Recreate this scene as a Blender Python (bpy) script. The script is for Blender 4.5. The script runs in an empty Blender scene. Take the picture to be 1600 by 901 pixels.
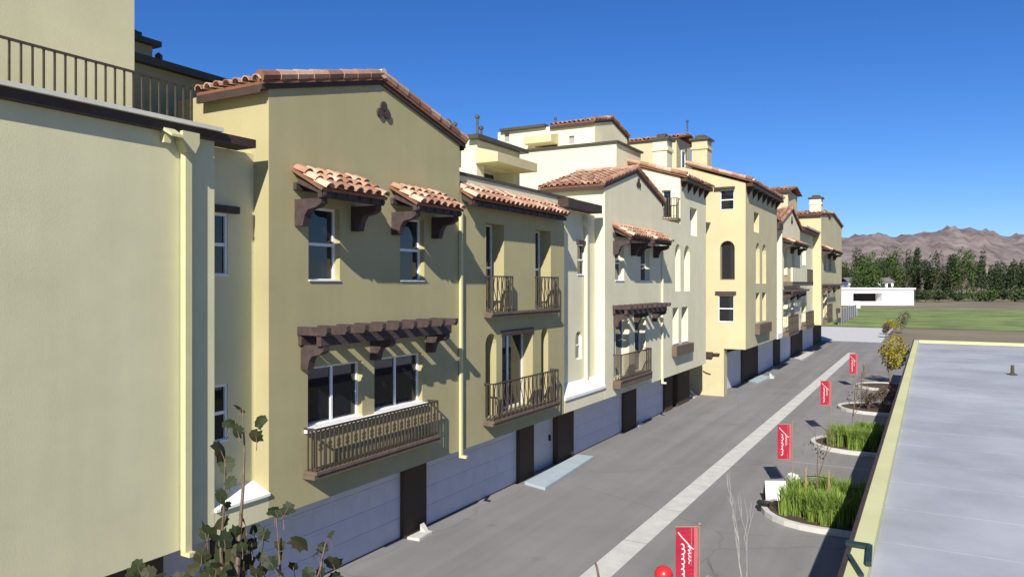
import bpy, bmesh, math, random
from mathutils import Vector, Matrix
from mathutils.geometry import tessellate_polygon
R = random.Random(7)
sc = bpy.context.scene
COL = sc.collection
rad = math.radians

# ---------------------------------------------------------------- camera geometry
FPX, VPX, HOR = 1170.0, 1455.0, 443.0
CX, CH = 10.8, 6.5                       # metres from the near facade, eye height
TH = math.atan((VPX - 800) / FPX)
SN, CS = math.sin(TH), math.cos(TH)
def on_x(px, py, X):                     # point of the plane x = X seen at a photo pixel
    t = (800 - px) / FPX
    d = (CX - X) / (SN + CS * t)
    return d * (CS - SN * t), CH - (py - HOR) * d / FPX      # Y, Z
def on_y(px, py, Y):
    t = (800 - px) / FPX
    d = Y / (CS - SN * t)
    return CX - d * (SN + CS * t), CH - (py - HOR) * d / FPX  # X, Z
def on_z(px, py, z):
    d = (CH - z) * FPX / (py - HOR)
    t = (800 - px) / FPX
    return Vector((CX - d * (SN + CS * t), d * (CS - SN * t), z))
def at_d(px, py, d):
    t = (800 - px) / FPX
    return Vector((CX - d * (SN + CS * t), d * (CS - SN * t), CH - (py - HOR) * d / FPX))

# ---------------------------------------------------------------- materials
MATS = {}
def mat(name, c, rough=0.8, var=0.0, vscale=1.5, bump=0.0, bscale=60, spec=0.3, metal=0.0, streak=0.0, island=None, trans=0.0):
    m = bpy.data.materials.new(name); m.use_nodes = True
    nt = m.node_tree; N = nt.nodes; L = nt.links
    b = N['Principled BSDF']
    b.inputs['Roughness'].default_value = rough
    b.inputs['Metallic'].default_value = metal
    b.inputs['Specular IOR Level'].default_value = spec
    b.inputs['Base Color'].default_value = (*c, 1)
    co = N.new('ShaderNodeTexCoord')
    cur = None
    if island:
        g = N.new('ShaderNodeNewGeometry')
        cr = N.new('ShaderNodeValToRGB'); L.new(g.outputs['Random Per Island'], cr.inputs[0])
        els = cr.color_ramp.elements
        while len(els) < len(island): els.new(0.5)
        for i, cc in enumerate(island):
            els[i].position = i / (len(island) - 1); els[i].color = (*cc, 1)
        cur = cr.outputs[0]
    if var > 0:
        n = N.new('ShaderNodeTexNoise'); n.inputs['Scale'].default_value = vscale; n.inputs['Detail'].default_value = 6
        n.inputs['Roughness'].default_value = 0.62
        L.new(co.outputs['Object'], n.inputs['Vector'])
        mr = N.new('ShaderNodeMapRange'); mr.inputs[1].default_value = 0.3; mr.inputs[2].default_value = 0.7
        mr.inputs[3].default_value = 1 - var; mr.inputs[4].default_value = 1 + var
        L.new(n.outputs['Fac'], mr.inputs[0])
        f = mr.outputs[0]
        if streak > 0:                    # weather streaks running down the wall
            mp = N.new('ShaderNodeMapping'); mp.inputs['Scale'].default_value = (2.2, 2.2, 0.12)
            L.new(co.outputs['Object'], mp.inputs['Vector'])
            n2 = N.new('ShaderNodeTexNoise'); n2.inputs['Scale'].default_value = 1.6; n2.inputs['Detail'].default_value = 5
            L.new(mp.outputs[0], n2.inputs['Vector'])
            m2 = N.new('ShaderNodeMapRange'); m2.inputs[1].default_value = 0.35; m2.inputs[2].default_value = 0.75
            m2.inputs[3].default_value = 1 + streak * .4; m2.inputs[4].default_value = 1 - streak
            L.new(n2.outputs['Fac'], m2.inputs[0])
            mu = N.new('ShaderNodeMath'); mu.operation = 'MULTIPLY'
            L.new(f, mu.inputs[0]); L.new(m2.outputs[0], mu.inputs[1]); f = mu.outputs[0]
        vm = N.new('ShaderNodeVectorMath'); vm.operation = 'SCALE'
        if cur: L.new(cur, vm.inputs[0])
        else: vm.inputs[0].default_value = c
        L.new(f, vm.inputs['Scale']); cur = vm.outputs[0]
    if cur: L.new(cur, b.inputs['Base Color'])
    if bump > 0:
        n = N.new('ShaderNodeTexNoise'); n.inputs['Scale'].default_value = bscale; n.inputs['Detail'].default_value = 5
        L.new(co.outputs['Object'], n.inputs['Vector'])
        bp = N.new('ShaderNodeBump'); bp.inputs['Strength'].default_value = bump; bp.inputs['Distance'].default_value = 0.02
        L.new(n.outputs['Fac'], bp.inputs['Height']); L.new(bp.outputs[0], b.inputs['Normal'])
    if trans > 0:
        tr = N.new('ShaderNodeBsdfTranslucent')
        if cur: L.new(cur, tr.inputs['Color'])
        else: tr.inputs['Color'].default_value = (*c, 1)
        mx = N.new('ShaderNodeMixShader'); mx.inputs[0].default_value = trans
        L.new(b.outputs[0], mx.inputs[1]); L.new(tr.outputs[0], mx.inputs[2])
        L.new(mx.outputs[0], N['Material Output'].inputs['Surface'])
    MATS[name] = m
    return m
def stucco(name, c): return mat(name, c, .92, .085, 0.4, .11, 38, .15, streak=.03)
sage = stucco('sage stucco', (.61, .575, .36))
olive = stucco('olive stucco', (.395, .352, .190))
cream = stucco('cream stucco', (.70, .655, .455))
yellow = stucco('yellow stucco', (.52, .47, .285))
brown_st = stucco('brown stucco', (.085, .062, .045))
lime = stucco('pale green stucco', (.55, .55, .30))
tile = mat('clay tile', (.5, .25, .15), .85, .18, 9, .25, 40, .2,
           island=[(.16, .075, .05), (.38, .19, .12), (.48, .30, .20), (.28, .13, .08), (.60, .45, .33), (.42, .23, .15), (.22, .12, .085), (.52, .36, .25)])
pan = mat('tile bed', (.22, .10, .06), .9, .2, 6)
wood = mat('dark stained wood', (.062, .043, .041), .75, .3, 7, .3, 30)
fascia_m = mat('brown fascia paint', (.055, .036, .028), .6, .2, 4)
gutter_m = mat('pale gutter paint', (.62, .60, .50), .5, .08, 4)
cap_m = mat('dark metal coping', (.07, .062, .045), .5, .2, 3)
iron = mat('brown wrought iron', (.085, .065, .05), .5, .2, 10, metal=.3)
ledge_m = mat('brown moulded ledge', (.13, .095, .07), .8, .2, 5, .2, 30)
white_fr = mat('white vinyl frame', (.78, .78, .76), .4, .04, 3, spec=.4)
glass = mat('dark window glass', (.014, .017, .022), .03, 0, spec=.8)
blind = mat('window blind', (.30, .30, .30), .7, .1, 2)
garage_m = mat('white garage door paint', (.60, .62, .68), .5, .05, 2, spec=.3)
white_pl = mat('white ledge plaster', (.82, .80, .74), .8, .04, 3)
pipe_y = mat('painted downspout', (.56, .52, .29), .5, .05, 3)
conc = mat('concrete', (.40, .385, .355), .9, .12, 2.0, .25, 50)
conc_w = mat('pale concrete', (.52, .51, .48), .9, .12, 2.0, .25, 50)
slab_m = mat('blue grey slab paint', (.36, .43, .46), .8, .08, 2, .1, 50)
asphalt = mat('asphalt', (.222, .214, .210), .9, .10, .35, .35, 140, .2)
def wear(m):
    nt = m.node_tree; N = nt.nodes; L = nt.links; b = N['Principled BSDF']
    src = b.inputs['Base Color'].links[0].from_socket
    co = N.new('ShaderNodeTexCoord'); cur = src
    def mul(fac_socket, lo, hi, a, c):
        nonlocal cur
        mr = N.new('ShaderNodeMapRange'); mr.inputs[1].default_value = lo; mr.inputs[2].default_value = hi; mr.inputs[3].default_value = a; mr.inputs[4].default_value = c
        L.new(fac_socket, mr.inputs[0])
        v = N.new('ShaderNodeVectorMath'); v.operation = 'SCALE'; L.new(cur, v.inputs[0]); L.new(mr.outputs[0], v.inputs['Scale']); cur = v.outputs[0]
    mp = N.new('ShaderNodeMapping'); mp.inputs['Scale'].default_value = (1.1, .035, 1); L.new(co.outputs['Object'], mp.inputs[0])
    n = N.new('ShaderNodeTexNoise'); n.inputs['Scale'].default_value = 1.3; n.inputs['Detail'].default_value = 4; L.new(mp.outputs[0], n.inputs['Vector']); mul(n.outputs['Fac'], .35, .65, .90, 1.07)
    n = N.new('ShaderNodeTexNoise'); n.inputs['Scale'].default_value = .9; n.inputs['Detail'].default_value = 3; L.new(co.outputs['Object'], n.inputs['Vector']); mul(n.outputs['Fac'], .66, .74, 1, .84)
    n = N.new('ShaderNodeTexNoise'); n.inputs['Scale'].default_value = .5; n.inputs['Detail'].default_value = 5; L.new(co.outputs['Object'], n.inputs['Vector'])
    ad = N.new('ShaderNodeVectorMath'); ad.operation = 'ADD'; L.new(co.outputs['Object'], ad.inputs[0]); L.new(n.outputs['Color'], ad.inputs[1])
    v = N.new('ShaderNodeTexVoronoi'); v.feature = 'DISTANCE_TO_EDGE'; v.inputs['Scale'].default_value = .13; L.new(ad.outputs[0], v.inputs['Vector']); mul(v.outputs['Distance'], .001, .005, .86, 1)
    L.new(cur, b.inputs['Base Color'])
wear(asphalt)
soil = mat('planter soil', (.07, .05, .035), .95, .4, 8, .6, 30)
dry = mat('dry ground', (.20, .165, .105), .95, .25, .05, .3, 3)
lawn_m = mat('lawn grass', (.17, .22, .065), .95, .45, .12, .5, 12)
red = mat('red banner cloth', (.34, .016, .038), .6, .1, 5)
pinkred = mat('faded red hem', (.42, .11, .13), .6, .1, 5)
white_ink = mat('white banner ink', (.8, .62, .62), .6)
pole_m = mat('banner pole', (.26, .19, .13), .5, .1, 5)
red_b = mat('red rubber', (.55, .025, .03), .3, 0, spec=.5)
black_m = mat('black parts and board shade', (.012, .014, .014), .5, .1, 4)
white_s = mat('white sign board', (.8, .8, .78), .5, .03, 4)
bark = mat('grey brown bark', (.16, .11, .08), .9, .3, 12, .4, 30)
bark_pale = mat('pale bark', (.36, .34, .31), .9, .2, 12, .3, 30)
stake_m = mat('wooden stake', (.30, .21, .14), .9, .2, 12)
leaf_g = mat('broad leaves', (.06, .07, .02), .6, .2, 9, island=[(.010, .018, .005), (.022, .034, .009), (.038, .036, .012), (.014, .026, .007)], trans=.12)
grass_m = mat('ornamental grass', (.1, .18, .03), .7, 0, island=[(.12, .21, .035), (.20, .31, .05), (.30, .38, .09), (.15, .25, .035)], trans=.3)
tree_m = mat('far tree leaves', (.03, .05, .02), .8, 0, island=[(.014, .024, .010), (.03, .05, .018), (.055, .085, .025), (.02, .035, .015)], trans=.1)
tree_b = mat('bright tree leaves', (.05, .09, .02), .8, 0, island=[(.03, .055, .014), (.06, .10, .025), (.09, .14, .035)], trans=.1)
yel_m = mat('yellow autumn leaves', (.35, .30, .03), .7, 0, island=[(.16, .17, .02), (.34, .30, .03), (.46, .38, .04), (.20, .14, .03)], trans=.3)
brn_m = mat('brown shrub leaves', (.10, .07, .055), .8, 0, island=[(.05, .035, .03), (.12, .085, .065), (.16, .12, .09), (.07, .06, .035)], trans=.1)
hill_m = mat('dry hillside', (.185, .15, .138), .95, .55, .02, .0)
membrane = mat('grey roof membrane', (.34, .355, .38), .8, .22, .3, .1, 20)
dark_green = mat('plain dark green', (.02, .04, .035), .5, .1, 4)
white_wall = mat('white painted wall', (.80, .78, .78), .8, .05, .3)
grey_f = mat('grey fence', (.25, .25, .27), .8, .15, .5)
dark_open = mat('dark interior', (.015, .013, .014), .9)
door_m = mat('pale door paint', (.50, .50, .52), .5, .05, 2)
roof_grey = mat('grey shingle', (.16, .15, .15), .9, .2, 1)

# ---------------------------------------------------------------- mesh builder
class MB:
    def __init__(s): s.v = []; s.f = []; s.smooth = False
    def quadbox(s, P):                    # 8 corners: 4 bottom ccw, 4 top ccw
        n = len(s.v); s.v += [tuple(p) for p in P]
        for f in ((0, 3, 2, 1), (4, 5, 6, 7), (0, 1, 5, 4), (1, 2, 6, 5), (2, 3, 7, 6), (3, 0, 4, 7)):
            s.f.append(tuple(n + i for i in f))
        return s
    def box(s, x0, x1, y0, y1, z0, z1):
        return s.quadbox([(x0, y0, z0), (x1, y0, z0), (x1, y1, z0), (x0, y1, z0), (x0, y0, z1), (x1, y0, z1), (x1, y1, z1), (x0, y1, z1)])
    def mbox(s, m, u0, u1, v0, v1, w0, w1):
        return s.quadbox([m(u0, v0, w0), m(u1, v0, w0), m(u1, v0, w1), m(u0, v0, w1), m(u0, v1, w0), m(u1, v1, w0), m(u1, v1, w1), m(u0, v1, w1)])
    def poly(s, pts):
        n = len(s.v); s.v += [tuple(p) for p in pts]; s.f.append(tuple(range(n, n + len(pts)))); return s
    def prism(s, loop, off):              # loop of 3d points extruded by vector off
        n = len(s.v); k = len(loop); off = Vector(off)
        s.v += [tuple(p) for p in loop] + [tuple(Vector(p) + off) for p in loop]
        s.f.append(tuple(range(n, n + k))); s.f.append(tuple(range(n + 2 * k - 1, n + k - 1, -1)))
        for i in range(k):
            j = (i + 1) % k; s.f.append((n + i, n + j, n + k + j, n + k + i))
        return s
    def tube(s, pts, r, n=6, r1=None, cap=True):
        pts = [Vector(p) for p in pts]; base = len(s.v); K = len(pts)
        for i, p in enumerate(pts):
            a = pts[max(i - 1, 0)]; b = pts[min(i + 1, K - 1)]
            t = (b - a).normalized()
            ref = Vector((0, 0, 1)) if abs(t.z) < .9 else Vector((1, 0, 0))
            x = t.cross(ref).normalized(); y = t.cross(x)
            rr = r if r1 is None else r + (r1 - r) * i / max(K - 1, 1)
            for k in range(n):
                a_ = 2 * math.pi * k / n
                s.v.append(tuple(p + x * (rr * math.cos(a_)) + y * (rr * math.sin(a_))))
        for i in range(K - 1):
            for k in range(n):
                k2 = (k + 1) % n
                s.f.append((base + i * n + k, base + i * n + k2, base + (i + 1) * n + k2, base + (i + 1) * n + k))
        if cap:
            s.f.append(tuple(base + k for k in range(n - 1, -1, -1)))
            s.f.append(tuple(base + (K - 1) * n + k for k in range(n)))
        return s
    def lathe(s, c, prof, n=16):
        base = len(s.v); K = len(prof)
        for r, z in prof:
            for k in range(n):
                a = 2 * math.pi * k / n
                s.v.append((c[0] + r * math.cos(a), c[1] + r * math.sin(a), c[2] + z))
        for i in range(K - 1):
            for k in range(n):
                k2 = (k + 1) % n
                s.f.append((base + i * n + k, base + i * n + k2, base + (i + 1) * n + k2, base + (i + 1) * n + k))
        s.f.append(tuple(base + k for k in range(n - 1, -1, -1))); s.f.append(tuple(base + (K - 1) * n + k for k in range(n)))
        return s
    def facade(s, m, outer, holes, depth, skip=(), back=True, rev=.12):
        """front sheet with openings, their reveals, and the body behind it"""
        loops = [[Vector((u, v, 0)) for u, v in outer]] + [[Vector((u, v, 0)) for u, v in h[0]] for h in holes]
        flat = [p for l in loops for p in l]
        n = len(s.v); s.v += [tuple(m(p.x, p.y, 0)) for p in flat]
        for t in tessellate_polygon(loops):
            a = [flat[i] for i in t]
            if abs((a[1] - a[0]).cross(a[2] - a[0]).z) < 1e-7: continue
            s.f.append(tuple(n + i for i in t))
        for h in holes:
            lp, r = h; k = len(lp)
            for i in range(k):
                (u0, v0), (u1, v1) = lp[i], lp[(i + 1) % k]
                s.poly([m(u0, v0, 0), m(u1, v1, 0), m(u1, v1, -r), m(u0, v0, -r)])
        if depth:
            k = len(outer)
            for i in range(k):
                if i in skip: continue
                (u0, v0), (u1, v1) = outer[i], outer[(i + 1) % k]
                s.poly([m(u0, v0, 0), m(u0, v0, -depth), m(u1, v1, -depth), m(u1, v1, 0)])
            if back: s.poly([m(u, v, -depth) for u, v in outer])
        return s

def rect(u0, u1, v0, v1): return [(u0, v0), (u1, v0), (u1, v1), (u0, v1)]
def arch(u0, u1, v0, v1, n=8):
    r = (u1 - u0) / 2; c = (u0 + u1) / 2
    return [(u0, v0), (u1, v0)] + [(c + r * math.cos(math.pi * i / n), v1 - r + r * math.sin(math.pi * i / n)) for i in range(n + 1)]

def tag(o, label=None, cat=None, group=None, kind=None):
    if label: o['label'] = label
    if cat: o['category'] = cat
    if group: o['group'] = group
    if kind: o['kind'] = kind
    return o
BASE = {}
def thing(name, loc, label, cat, group=None):
    o = bpy.data.objects.new(name, None); COL.objects.link(o); o.location = loc; o.empty_display_size = .2
    BASE[o] = Vector(loc)
    return tag(o, label, cat, group)
def ob(name, mb, m, parent=None, smooth=False, loc=None):
    me = bpy.data.meshes.new(name)
    base = BASE[parent] if parent else (Vector(loc) if loc is not None else Vector((0, 0, 0)))
    me.from_pydata([tuple(Vector(v) - base) for v in mb.v], [], mb.f)
    bm = bmesh.new(); bm.from_mesh(me); bmesh.ops.recalc_face_normals(bm, faces=bm.faces); bm.to_mesh(me); bm.free()
    if smooth:
        for p in me.polygons: p.use_smooth = True
    for x in (m if isinstance(m, (list, tuple)) else [m]): me.materials.append(x)
    o = bpy.data.objects.new(name, me); COL.objects.link(o)
    if parent: o.parent = parent
    else: o.location = base
    BASE[o] = base
    return o

# ---------------------------------------------------------------- building vocabulary
def face_x(X): return lambda u, v, w: Vector((X + w, u, v))      # wall looking at the alley
def face_y(Y): return lambda u, v, w: Vector((u, Y - w, v))      # wall looking back along the alley

def tile_field(mb, bed, P, A, L, B, S, pitch=.27, r=.105, row=.38, thick=.05):
    """barrel tiles: P eave corner, A unit vector along eave (length L), B unit vector up the slope (length S)"""
    P, A, B = Vector(P), Vector(A).normalized(), Vector(B).normalized()
    Nn = A.cross(B)
    if Nn.z < 0: Nn = -Nn
    q = [P, P + A * L, P + A * L + B * S, P + B * S]
    bed.quadbox([p - Nn * thick for p in q] + [p + Nn * .005 for p in q])
    nc = max(1, int(round(L / pitch))); pc = L / nc; nr = max(1, int(round(S / row))); pr = S / nr; K = 6
    for i in range(nc):
        for j in range(nr):
            s0 = j * pr - (.05 if j == 0 else .03); s1 = (j + 1) * pr + .02
            cu = (i + .5) * pc + R.uniform(-.008, .008)
            n = len(mb.v); h0 = .045 + R.uniform(-.006, .012)
            for ss, rr, hh in ((s0, r, h0), (s1, r * .86, .008)):
                for k in range(K + 1):
                    a = math.pi * k / K
                    mb.v.append(tuple(P + A * (cu + rr * math.cos(a)) + B * ss + Nn * (rr * math.sin(a) + hh)))
            for k in range(K):
                mb.f.append((n + k, n + k + 1, n + K + 2 + k, n + K + 1 + k))
            # visible thickness of the tile's lower lip
            n2 = len(mb.v)
            for rr in (r, r - .022):
                for k in range(K + 1):
                    a = math.pi * k / K
                    mb.v.append(tuple(P + A * (cu + rr * math.cos(a)) + B * (s0 - .001) + Nn * (rr * math.sin(a) + h0)))
            for k in range(K):
                mb.f.append((n2 + k, n2 + k + 1, n2 + K + 2 + k, n2 + K + 1 + k))
def tile_roof(root, fields, name='tile_roof', ridges=(), pitch=.27):
    t, b = MB(), MB()
    for f in fields: tile_field(t, b, *f, pitch=pitch)
    for a, c in ridges:                  # ridge or verge caps laid end to end
        a, c = Vector(a), Vector(c); L = (c - a).length; n = max(1, int(L / .4)); d = (c - a) / n
        for i in range(n):
            t.tube([a + d * i - d * .06, a + d * (i + 1)], .115, 8, .095)
    o = ob(name, b, pan, root)
    ob('roof_tiles', t, tile, o, smooth=False)
    return o

def window(root, m, u0, u1, v0, v1, w=-.10, kind='slider', fr=.05, framemat=None, name='window', sill=True):
    framemat = framemat or white_fr
    f = MB()
    f.mbox(m, u0, u0 + fr, v0, v1, w - .03, w + .03); f.mbox(m, u1 - fr, u1, v0, v1, w - .03, w + .03)
    f.mbox(m, u0 + fr, u1 - fr, v0, v0 + fr, w - .03, w + .03); f.mbox(m, u0 + fr, u1 - fr, v1 - fr, v1, w - .03, w + .03)
    mu, mv = (u0 + u1) / 2, (v0 + v1) / 2
    if kind == 'slider': f.mbox(m, mu - .03, mu + .03, v0 + fr, v1 - fr, w - .025, w + .02)
    if kind == 'hung': f.mbox(m, u0 + fr, u1 - fr, mv - .03, mv + .03, w - .025, w + .02)
    if kind == 'french':
        f.mbox(m, mu - .05, mu + .05, v0 + fr, v1 - fr, w - .025, w + .02)
    o = ob(name, f, framemat, root)
    ob('pane', MB().mbox(m, u0 + fr * .5, u1 - fr * .5, v0 + fr * .5, v1 - fr * .5, w - .020, w - .010), glass, o)
    if sill:
        ob('sill', MB().mbox(m, u0 + .002, u1 - .002, v0 - .0, v0 + .03, w + .031, .03), framemat, o)
    return o
def header(root, m, u0, u1, v, h=.16, p=.09):
    ob('lintel', MB().mbox(m, u0, u1, v, v + h, .002, p), wood, root)

def corbel(mb, X, y, z, p=.5, h=.5, w=.15):
    prof = [(0, 0), (p, 0), (p, -.10), (p * .82, -.17), (p * .5, -.21), (p * .38, -h * .62), (p * .30, -h), (0, -h)]
    mb.prism([(X + .003 + a, y - w / 2, z + b) for a, b in prof], (0, w, 0))
def canopy(root, X, y0, y1, zt=8.74, ze=8.3, p=.8, nb=2):
    """small tiled hood on timber brackets above windows"""
    S = math.hypot(p, zt - ze)
    t, b = MB(), MB()
    tile_field(t, b, (X + p, y0, ze), (0, 1, 0), y1 - y0, (-p, 0, zt - ze), S - .01, pitch=.26, r=.11, row=.30)
    o = ob('canopy', b, pan, root)
    ob('roof_tiles', t, tile, o)
    k = MB()
    k.box(X + p - .16, X + p - .06, y0 + .04, y1 - .04, ze - .16, ze - .03)
    k.box(X + .003, X + .09, y0 + .04, y1 - .04, ze + .02, ze + .16)
    n = 6
    for i in range(n):
        y = y0 + .10 + (y1 - y0 - .2) * i / (n - 1)
        k.prism([(X + .1, y - .035, zt - .20), (X + p - .02, y - .035, ze - .055), (X + p - .02, y - .035, ze - .13), (X + .1, y - .035, zt - .30)], (0, .07, 0))
    ob('rafter', k, wood, o)
    for i in range(nb):
        y = y0 + .16 + (y1 - y0 - .32) * i / (nb - 1)
        c = MB(); corbel(c, X, y, ze - .165, p * .86, .52, .17)
        ob('bracket', c, wood, o)
    return o
def pergola(root, X, y0, y1, z, p=.75, n=8, nb=3):
    k = MB()
    k.box(X + .003, X + .09, y0 + .05, y1 - .05, z - .2, z - .002)
    k.box(X + p * .62, X + p * .62 + .12, y0 + .05, y1 - .05, z - .2, z - .002)
    o = ob('pergola', k, wood, root)
    for i in range(n):
        y = y0 + .08 + (y1 - y0 - .16) * i / (n - 1)
        r = MB(); r.prism([(X + .005, y - .06, z), (X + p - .05, y - .06, z), (X + p, y - .06, z + .07), (X + p, y - .06, z + .16), (X + .005, y - .06, z + .16)], (0, .12, 0))
        ob('rafter', r, wood, o)
    for i in range(nb):
        y = y0 + .2 + (y1 - y0 - .4) * i / (nb - 1)
        c = MB(); corbel(c, X, y, z - .202, p * .76, .48, .17)
        ob('bracket', c, wood, o)
    return o
def railing(mb, m, u0, u1, v0, v1, w, step=.13, style='bars', ends=None):
    mb.mbox(m, u0, u1, v1 - .035, v1, w - .022, w + .022)
    mb.mbox(m, u0, u1, v0 + .06, v0 + .085, w - .012, w + .012)
    n = max(2, int(round((u1 - u0) / step)))
    for i in range(n + 1):
        u = u0 + .012 + (u1 - u0 - .024) * i / n; h = .013 if 0 < i < n else .018
        if style == 'scroll' and 0 < i < n and i % 2: 
            pts = []
            for q in range(13):
                a = q / 12
                pts.append(m(u + .07 * math.sin(a * 2 * math.pi), v0 + .07 + (v1 - v0 - .1) * a, w))
            mb.tube(pts, .013, 5)
            continue
        mb.mbox(m, u - h, u + h, v0, v1 - .03, w - h, w + h)
        if style == 'bars' and 0 < i < n and i % 2:
            c = v0 + (v1 - v0) * .56
            for sg in (-1, 1):
                mb.tube([m(u, c - .10, w), m(u + sg * .055, c - .04, w), m(u + sg * .02, c, w), m(u + sg * .055, c + .04, w), m(u, c + .10, w)], .012, 5)
    if ends:                              # returns to the wall
        for u in (u0, u1):
            a, b = ends
            mb.mbox(m, u - .018, u + .018, v1 - .035, v1, b, a)
            for q in range(1, 3):
                ww = b + (a - b) * q / 3
                mb.mbox(m, u - .012, u + .012, v0, v1 - .03, ww - .012, ww + .012)
def balcony(root, X, y0, y1, z0, zr, p=.3, style='bars', slab=.13, rails=None, step=.13):
    m = face_x(X)
    s = MB(); s.mbox(m, y0 - .06, y1 + .06, z0 - slab, z0 - .06, .003, p + .03)
    s.mbox(m, y0 - .03, y1 + .03, z0 - .059, z0, .003, p + .06)
    o = ob('balcony', s, ledge_m, root)
    for a, b in (rails or [(y0, y1)]):
        r = MB(); railing(r, m, a, b, z0, zr, p, step, style, (p, 0))
        ob('railing', r, iron, o)
    return o
def garage_door(root, X, y0, y1, z1=2.08):
    k = MB(); n = 4; h = (z1 - .02) / n
    for i in range(n):
        k.box(X - .05, X, y0, y1, .02 + i * h, .02 + (i + 1) * h - .007)
        q = max(2, int((y1 - y0) / .62)); w = (y1 - y0) / q
        for j in range(q):
            k.box(X + .001, X + .004, y0 + j * w + .06, y0 + (j + 1) * w - .06, .02 + i * h + .08, .02 + (i + 1) * h - .095)
    o = ob('garage_door', k, garage_m, root)
    ob('seal', MB().box(X - .04, X + .005, y0, y1, 0.006, .0195), black_m, o)
def downspout(root, X, y, z0, z1, r=.055, m=None, head=True):
    k = MB()
    k.box(X + .02, X + .02 + 2 * r, y - r, y + r, z0, z1)
    k.box(X + .02, X + .24, y - r * .95, y + r * .95, z0 - .07, z0 - .001)
    if head:
        k.prism([(X + .01, y - .16, z1 + .34), (X + .01, y + .16, z1 + .34), (X + .01, y + .16, z1 + .17), (X + .01, y + .08, z1 + .001), (X + .01, y - .08, z1 + .001), (X + .01, y - .16, z1 + .17)], (.2, 0, 0))
    ob('downspout', k, m or pipe_y, root)
def vent_ornament(root, m, u, v, s=.16):
    k = MB()
    for du, dv in ((0, s), (-s * .75, 0), (s * .75, 0)):
        pts = [m(u + du + s * .62 * math.cos(a), v + dv + s * .62 * math.sin(a), .012) for a in [2 * math.pi * i / 10 for i in range(10)]]
        k.prism(pts, m(0, 0, .04) - m(0, 0, 0))
    ob('gable_vent', k, wood, root)
def chimney(root, x0, x1, y0, y1, z0, z1, m):
    o = ob('chimney', MB().box(x0, x1, y0, y1, z0, z1), m, root)
    a, b = .06, .14
    ob('chimney_band', MB().box(x0 - a, x1 + a, y0 - a, y1 + a, z1 - .55, z1 - .40), m, o)
    k = MB().box(x0 - b, x1 + b, y0 - b, y1 + b, z1, z1 + .12)
    k.box(x0 + .15, x1 - .15, y0 + .15, y1 - .15, z1 + .12, z1 + .3)
    cx, cy = (x0 + x1) / 2, (y0 + y1) / 2
    k.box(cx - .22, cx + .22, cy - .22, cy + .22, z1 + .3, z1 + .36)
    ob('chimney_cap', k, cap_m, o)
def coping(root, pts, name='coping', w=.18, h=.10, m=None):
    k = MB()
    for (x0, y0, z), (x1, y1, _) in zip(pts, pts[1:]):
        if abs(x0 - x1) < 1e-6: k.box(x0 - w / 2, x0 + w / 2, min(y0, y1) - w / 2, max(y0, y1) + w / 2, z, z + h)
        else: k.box(min(x0, x1) + w / 2 + .002, max(x0, x1) - w / 2 - .002, y0 - w / 2, y0 + w / 2, z, z + h)
    return ob(name, k, m or cap_m, root)
def roof_pipe(root, x, y, z, h=.5, r=.045):
    k = MB().tube([(x, y, z), (x, y, z + h)], r, 8); k.lathe((x, y, z + h), [(r * 1.9, 0), (r * 1.9, .08), (r * .5, .14)], 8)
    ob('vent_pipe', k, cap_m, root)

def gable_roof(root, X, y0, y1, ze, zp, back, over=.09, side=.22, pitch=.27):
    """tile gable over a wall looking at the alley: front at x=X, running back to x=X-back"""
    yc = (y0 + y1) / 2; hw = (y1 - y0) / 2; sl = (zp - ze) / hw
    up = math.hypot(1, sl); S = (hw + side) * up
    zl = ze - side * sl + .06
    a = Vector((X + over, y0 - side, zl)); b = Vector((X + over, y1 + side, zl)); L = over + back
    top = Vector((X + over, yc, zl + (hw + side) * sl + .09))
    o = tile_roof(root, [(a, (-1, 0, 0), L, (0, 1, sl), S), (b, (-1, 0, 0), L, (0, -1, sl), S)],
                  ridges=[(top, top + Vector((-L, 0, 0))),
                          (a + Vector((-.06, 0, .10)), top + Vector((-.06, 0, 0))), (b + Vector((-.06, 0, .10)), top + Vector((-.06, 0, 0)))], pitch=pitch)
    k = MB()
    for y, sg in ((y0 - side, 1), (y1 + side, -1)):
        # timber edge under the eave and along the verge
        k.box(X - back, X + over - .08, min(y, y + sg * .06), max(y, y + sg * .06), zl - .20, zl - .055)
        k.prism([(X + .003, y + sg * .002, zl - .15), (X + .003, yc, zl - .15 + (hw + side) * sl), (X + .003, yc, zl - .055 + (hw + side) * sl), (X + .003, y + sg * .002, zl - .055)], (.05, 0, 0))
        k.box(X - back, X + over - .09, min(y + sg * .061, y + sg * side), max(y + sg * .061, y + sg * side), zl - .10, zl - .065)
    ob('fascia', k, fascia_m, o)
    return o

exec_parts = []
ZB = 2.12
GX = -.92

# ================================================================ 1 sage block, nearest
A = thing('townhouse', (0, 5, 0), 'pale sage green flat fronted townhouse nearest the camera, with a railed roof deck', 'townhouse', 'stucco townhouses along the alley')
yA = on_x(335, 500, 0)[0]; yB = on_x(420, 500, 0)[0]; RC = .40
w = MB(); m = face_x(0)
w.facade(m, rect(-2, yA, ZB, 8.95), [], 12, back=True)
wy0 = yA - .55; wy1 = on_x(356, 380, -RC)[0]
zt1 = on_x(345, 333, -RC)[1]; zb1 = on_x(345, 431, -RC)[1]; zt2 = on_x(345, 600, -RC)[1]; zb2 = on_x(345, 690, -RC)[1]
mr = face_x(-RC)
wy0 = yA + .02
w.facade(mr, rect(yA + .001, yB - .001, ZB + .002, 8.95), [(rect(wy0, wy1, zb1, zt1), .1), (rect(wy0, wy1, zb2, zt2), .1)], 8)
ob('wall', w, sage, A)
window(A, mr, wy0, wy1, zb1, zt1, -.05, 'hung'); window(A, mr, wy0, wy1, zb2, zt2, -.05, 'hung')
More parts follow.
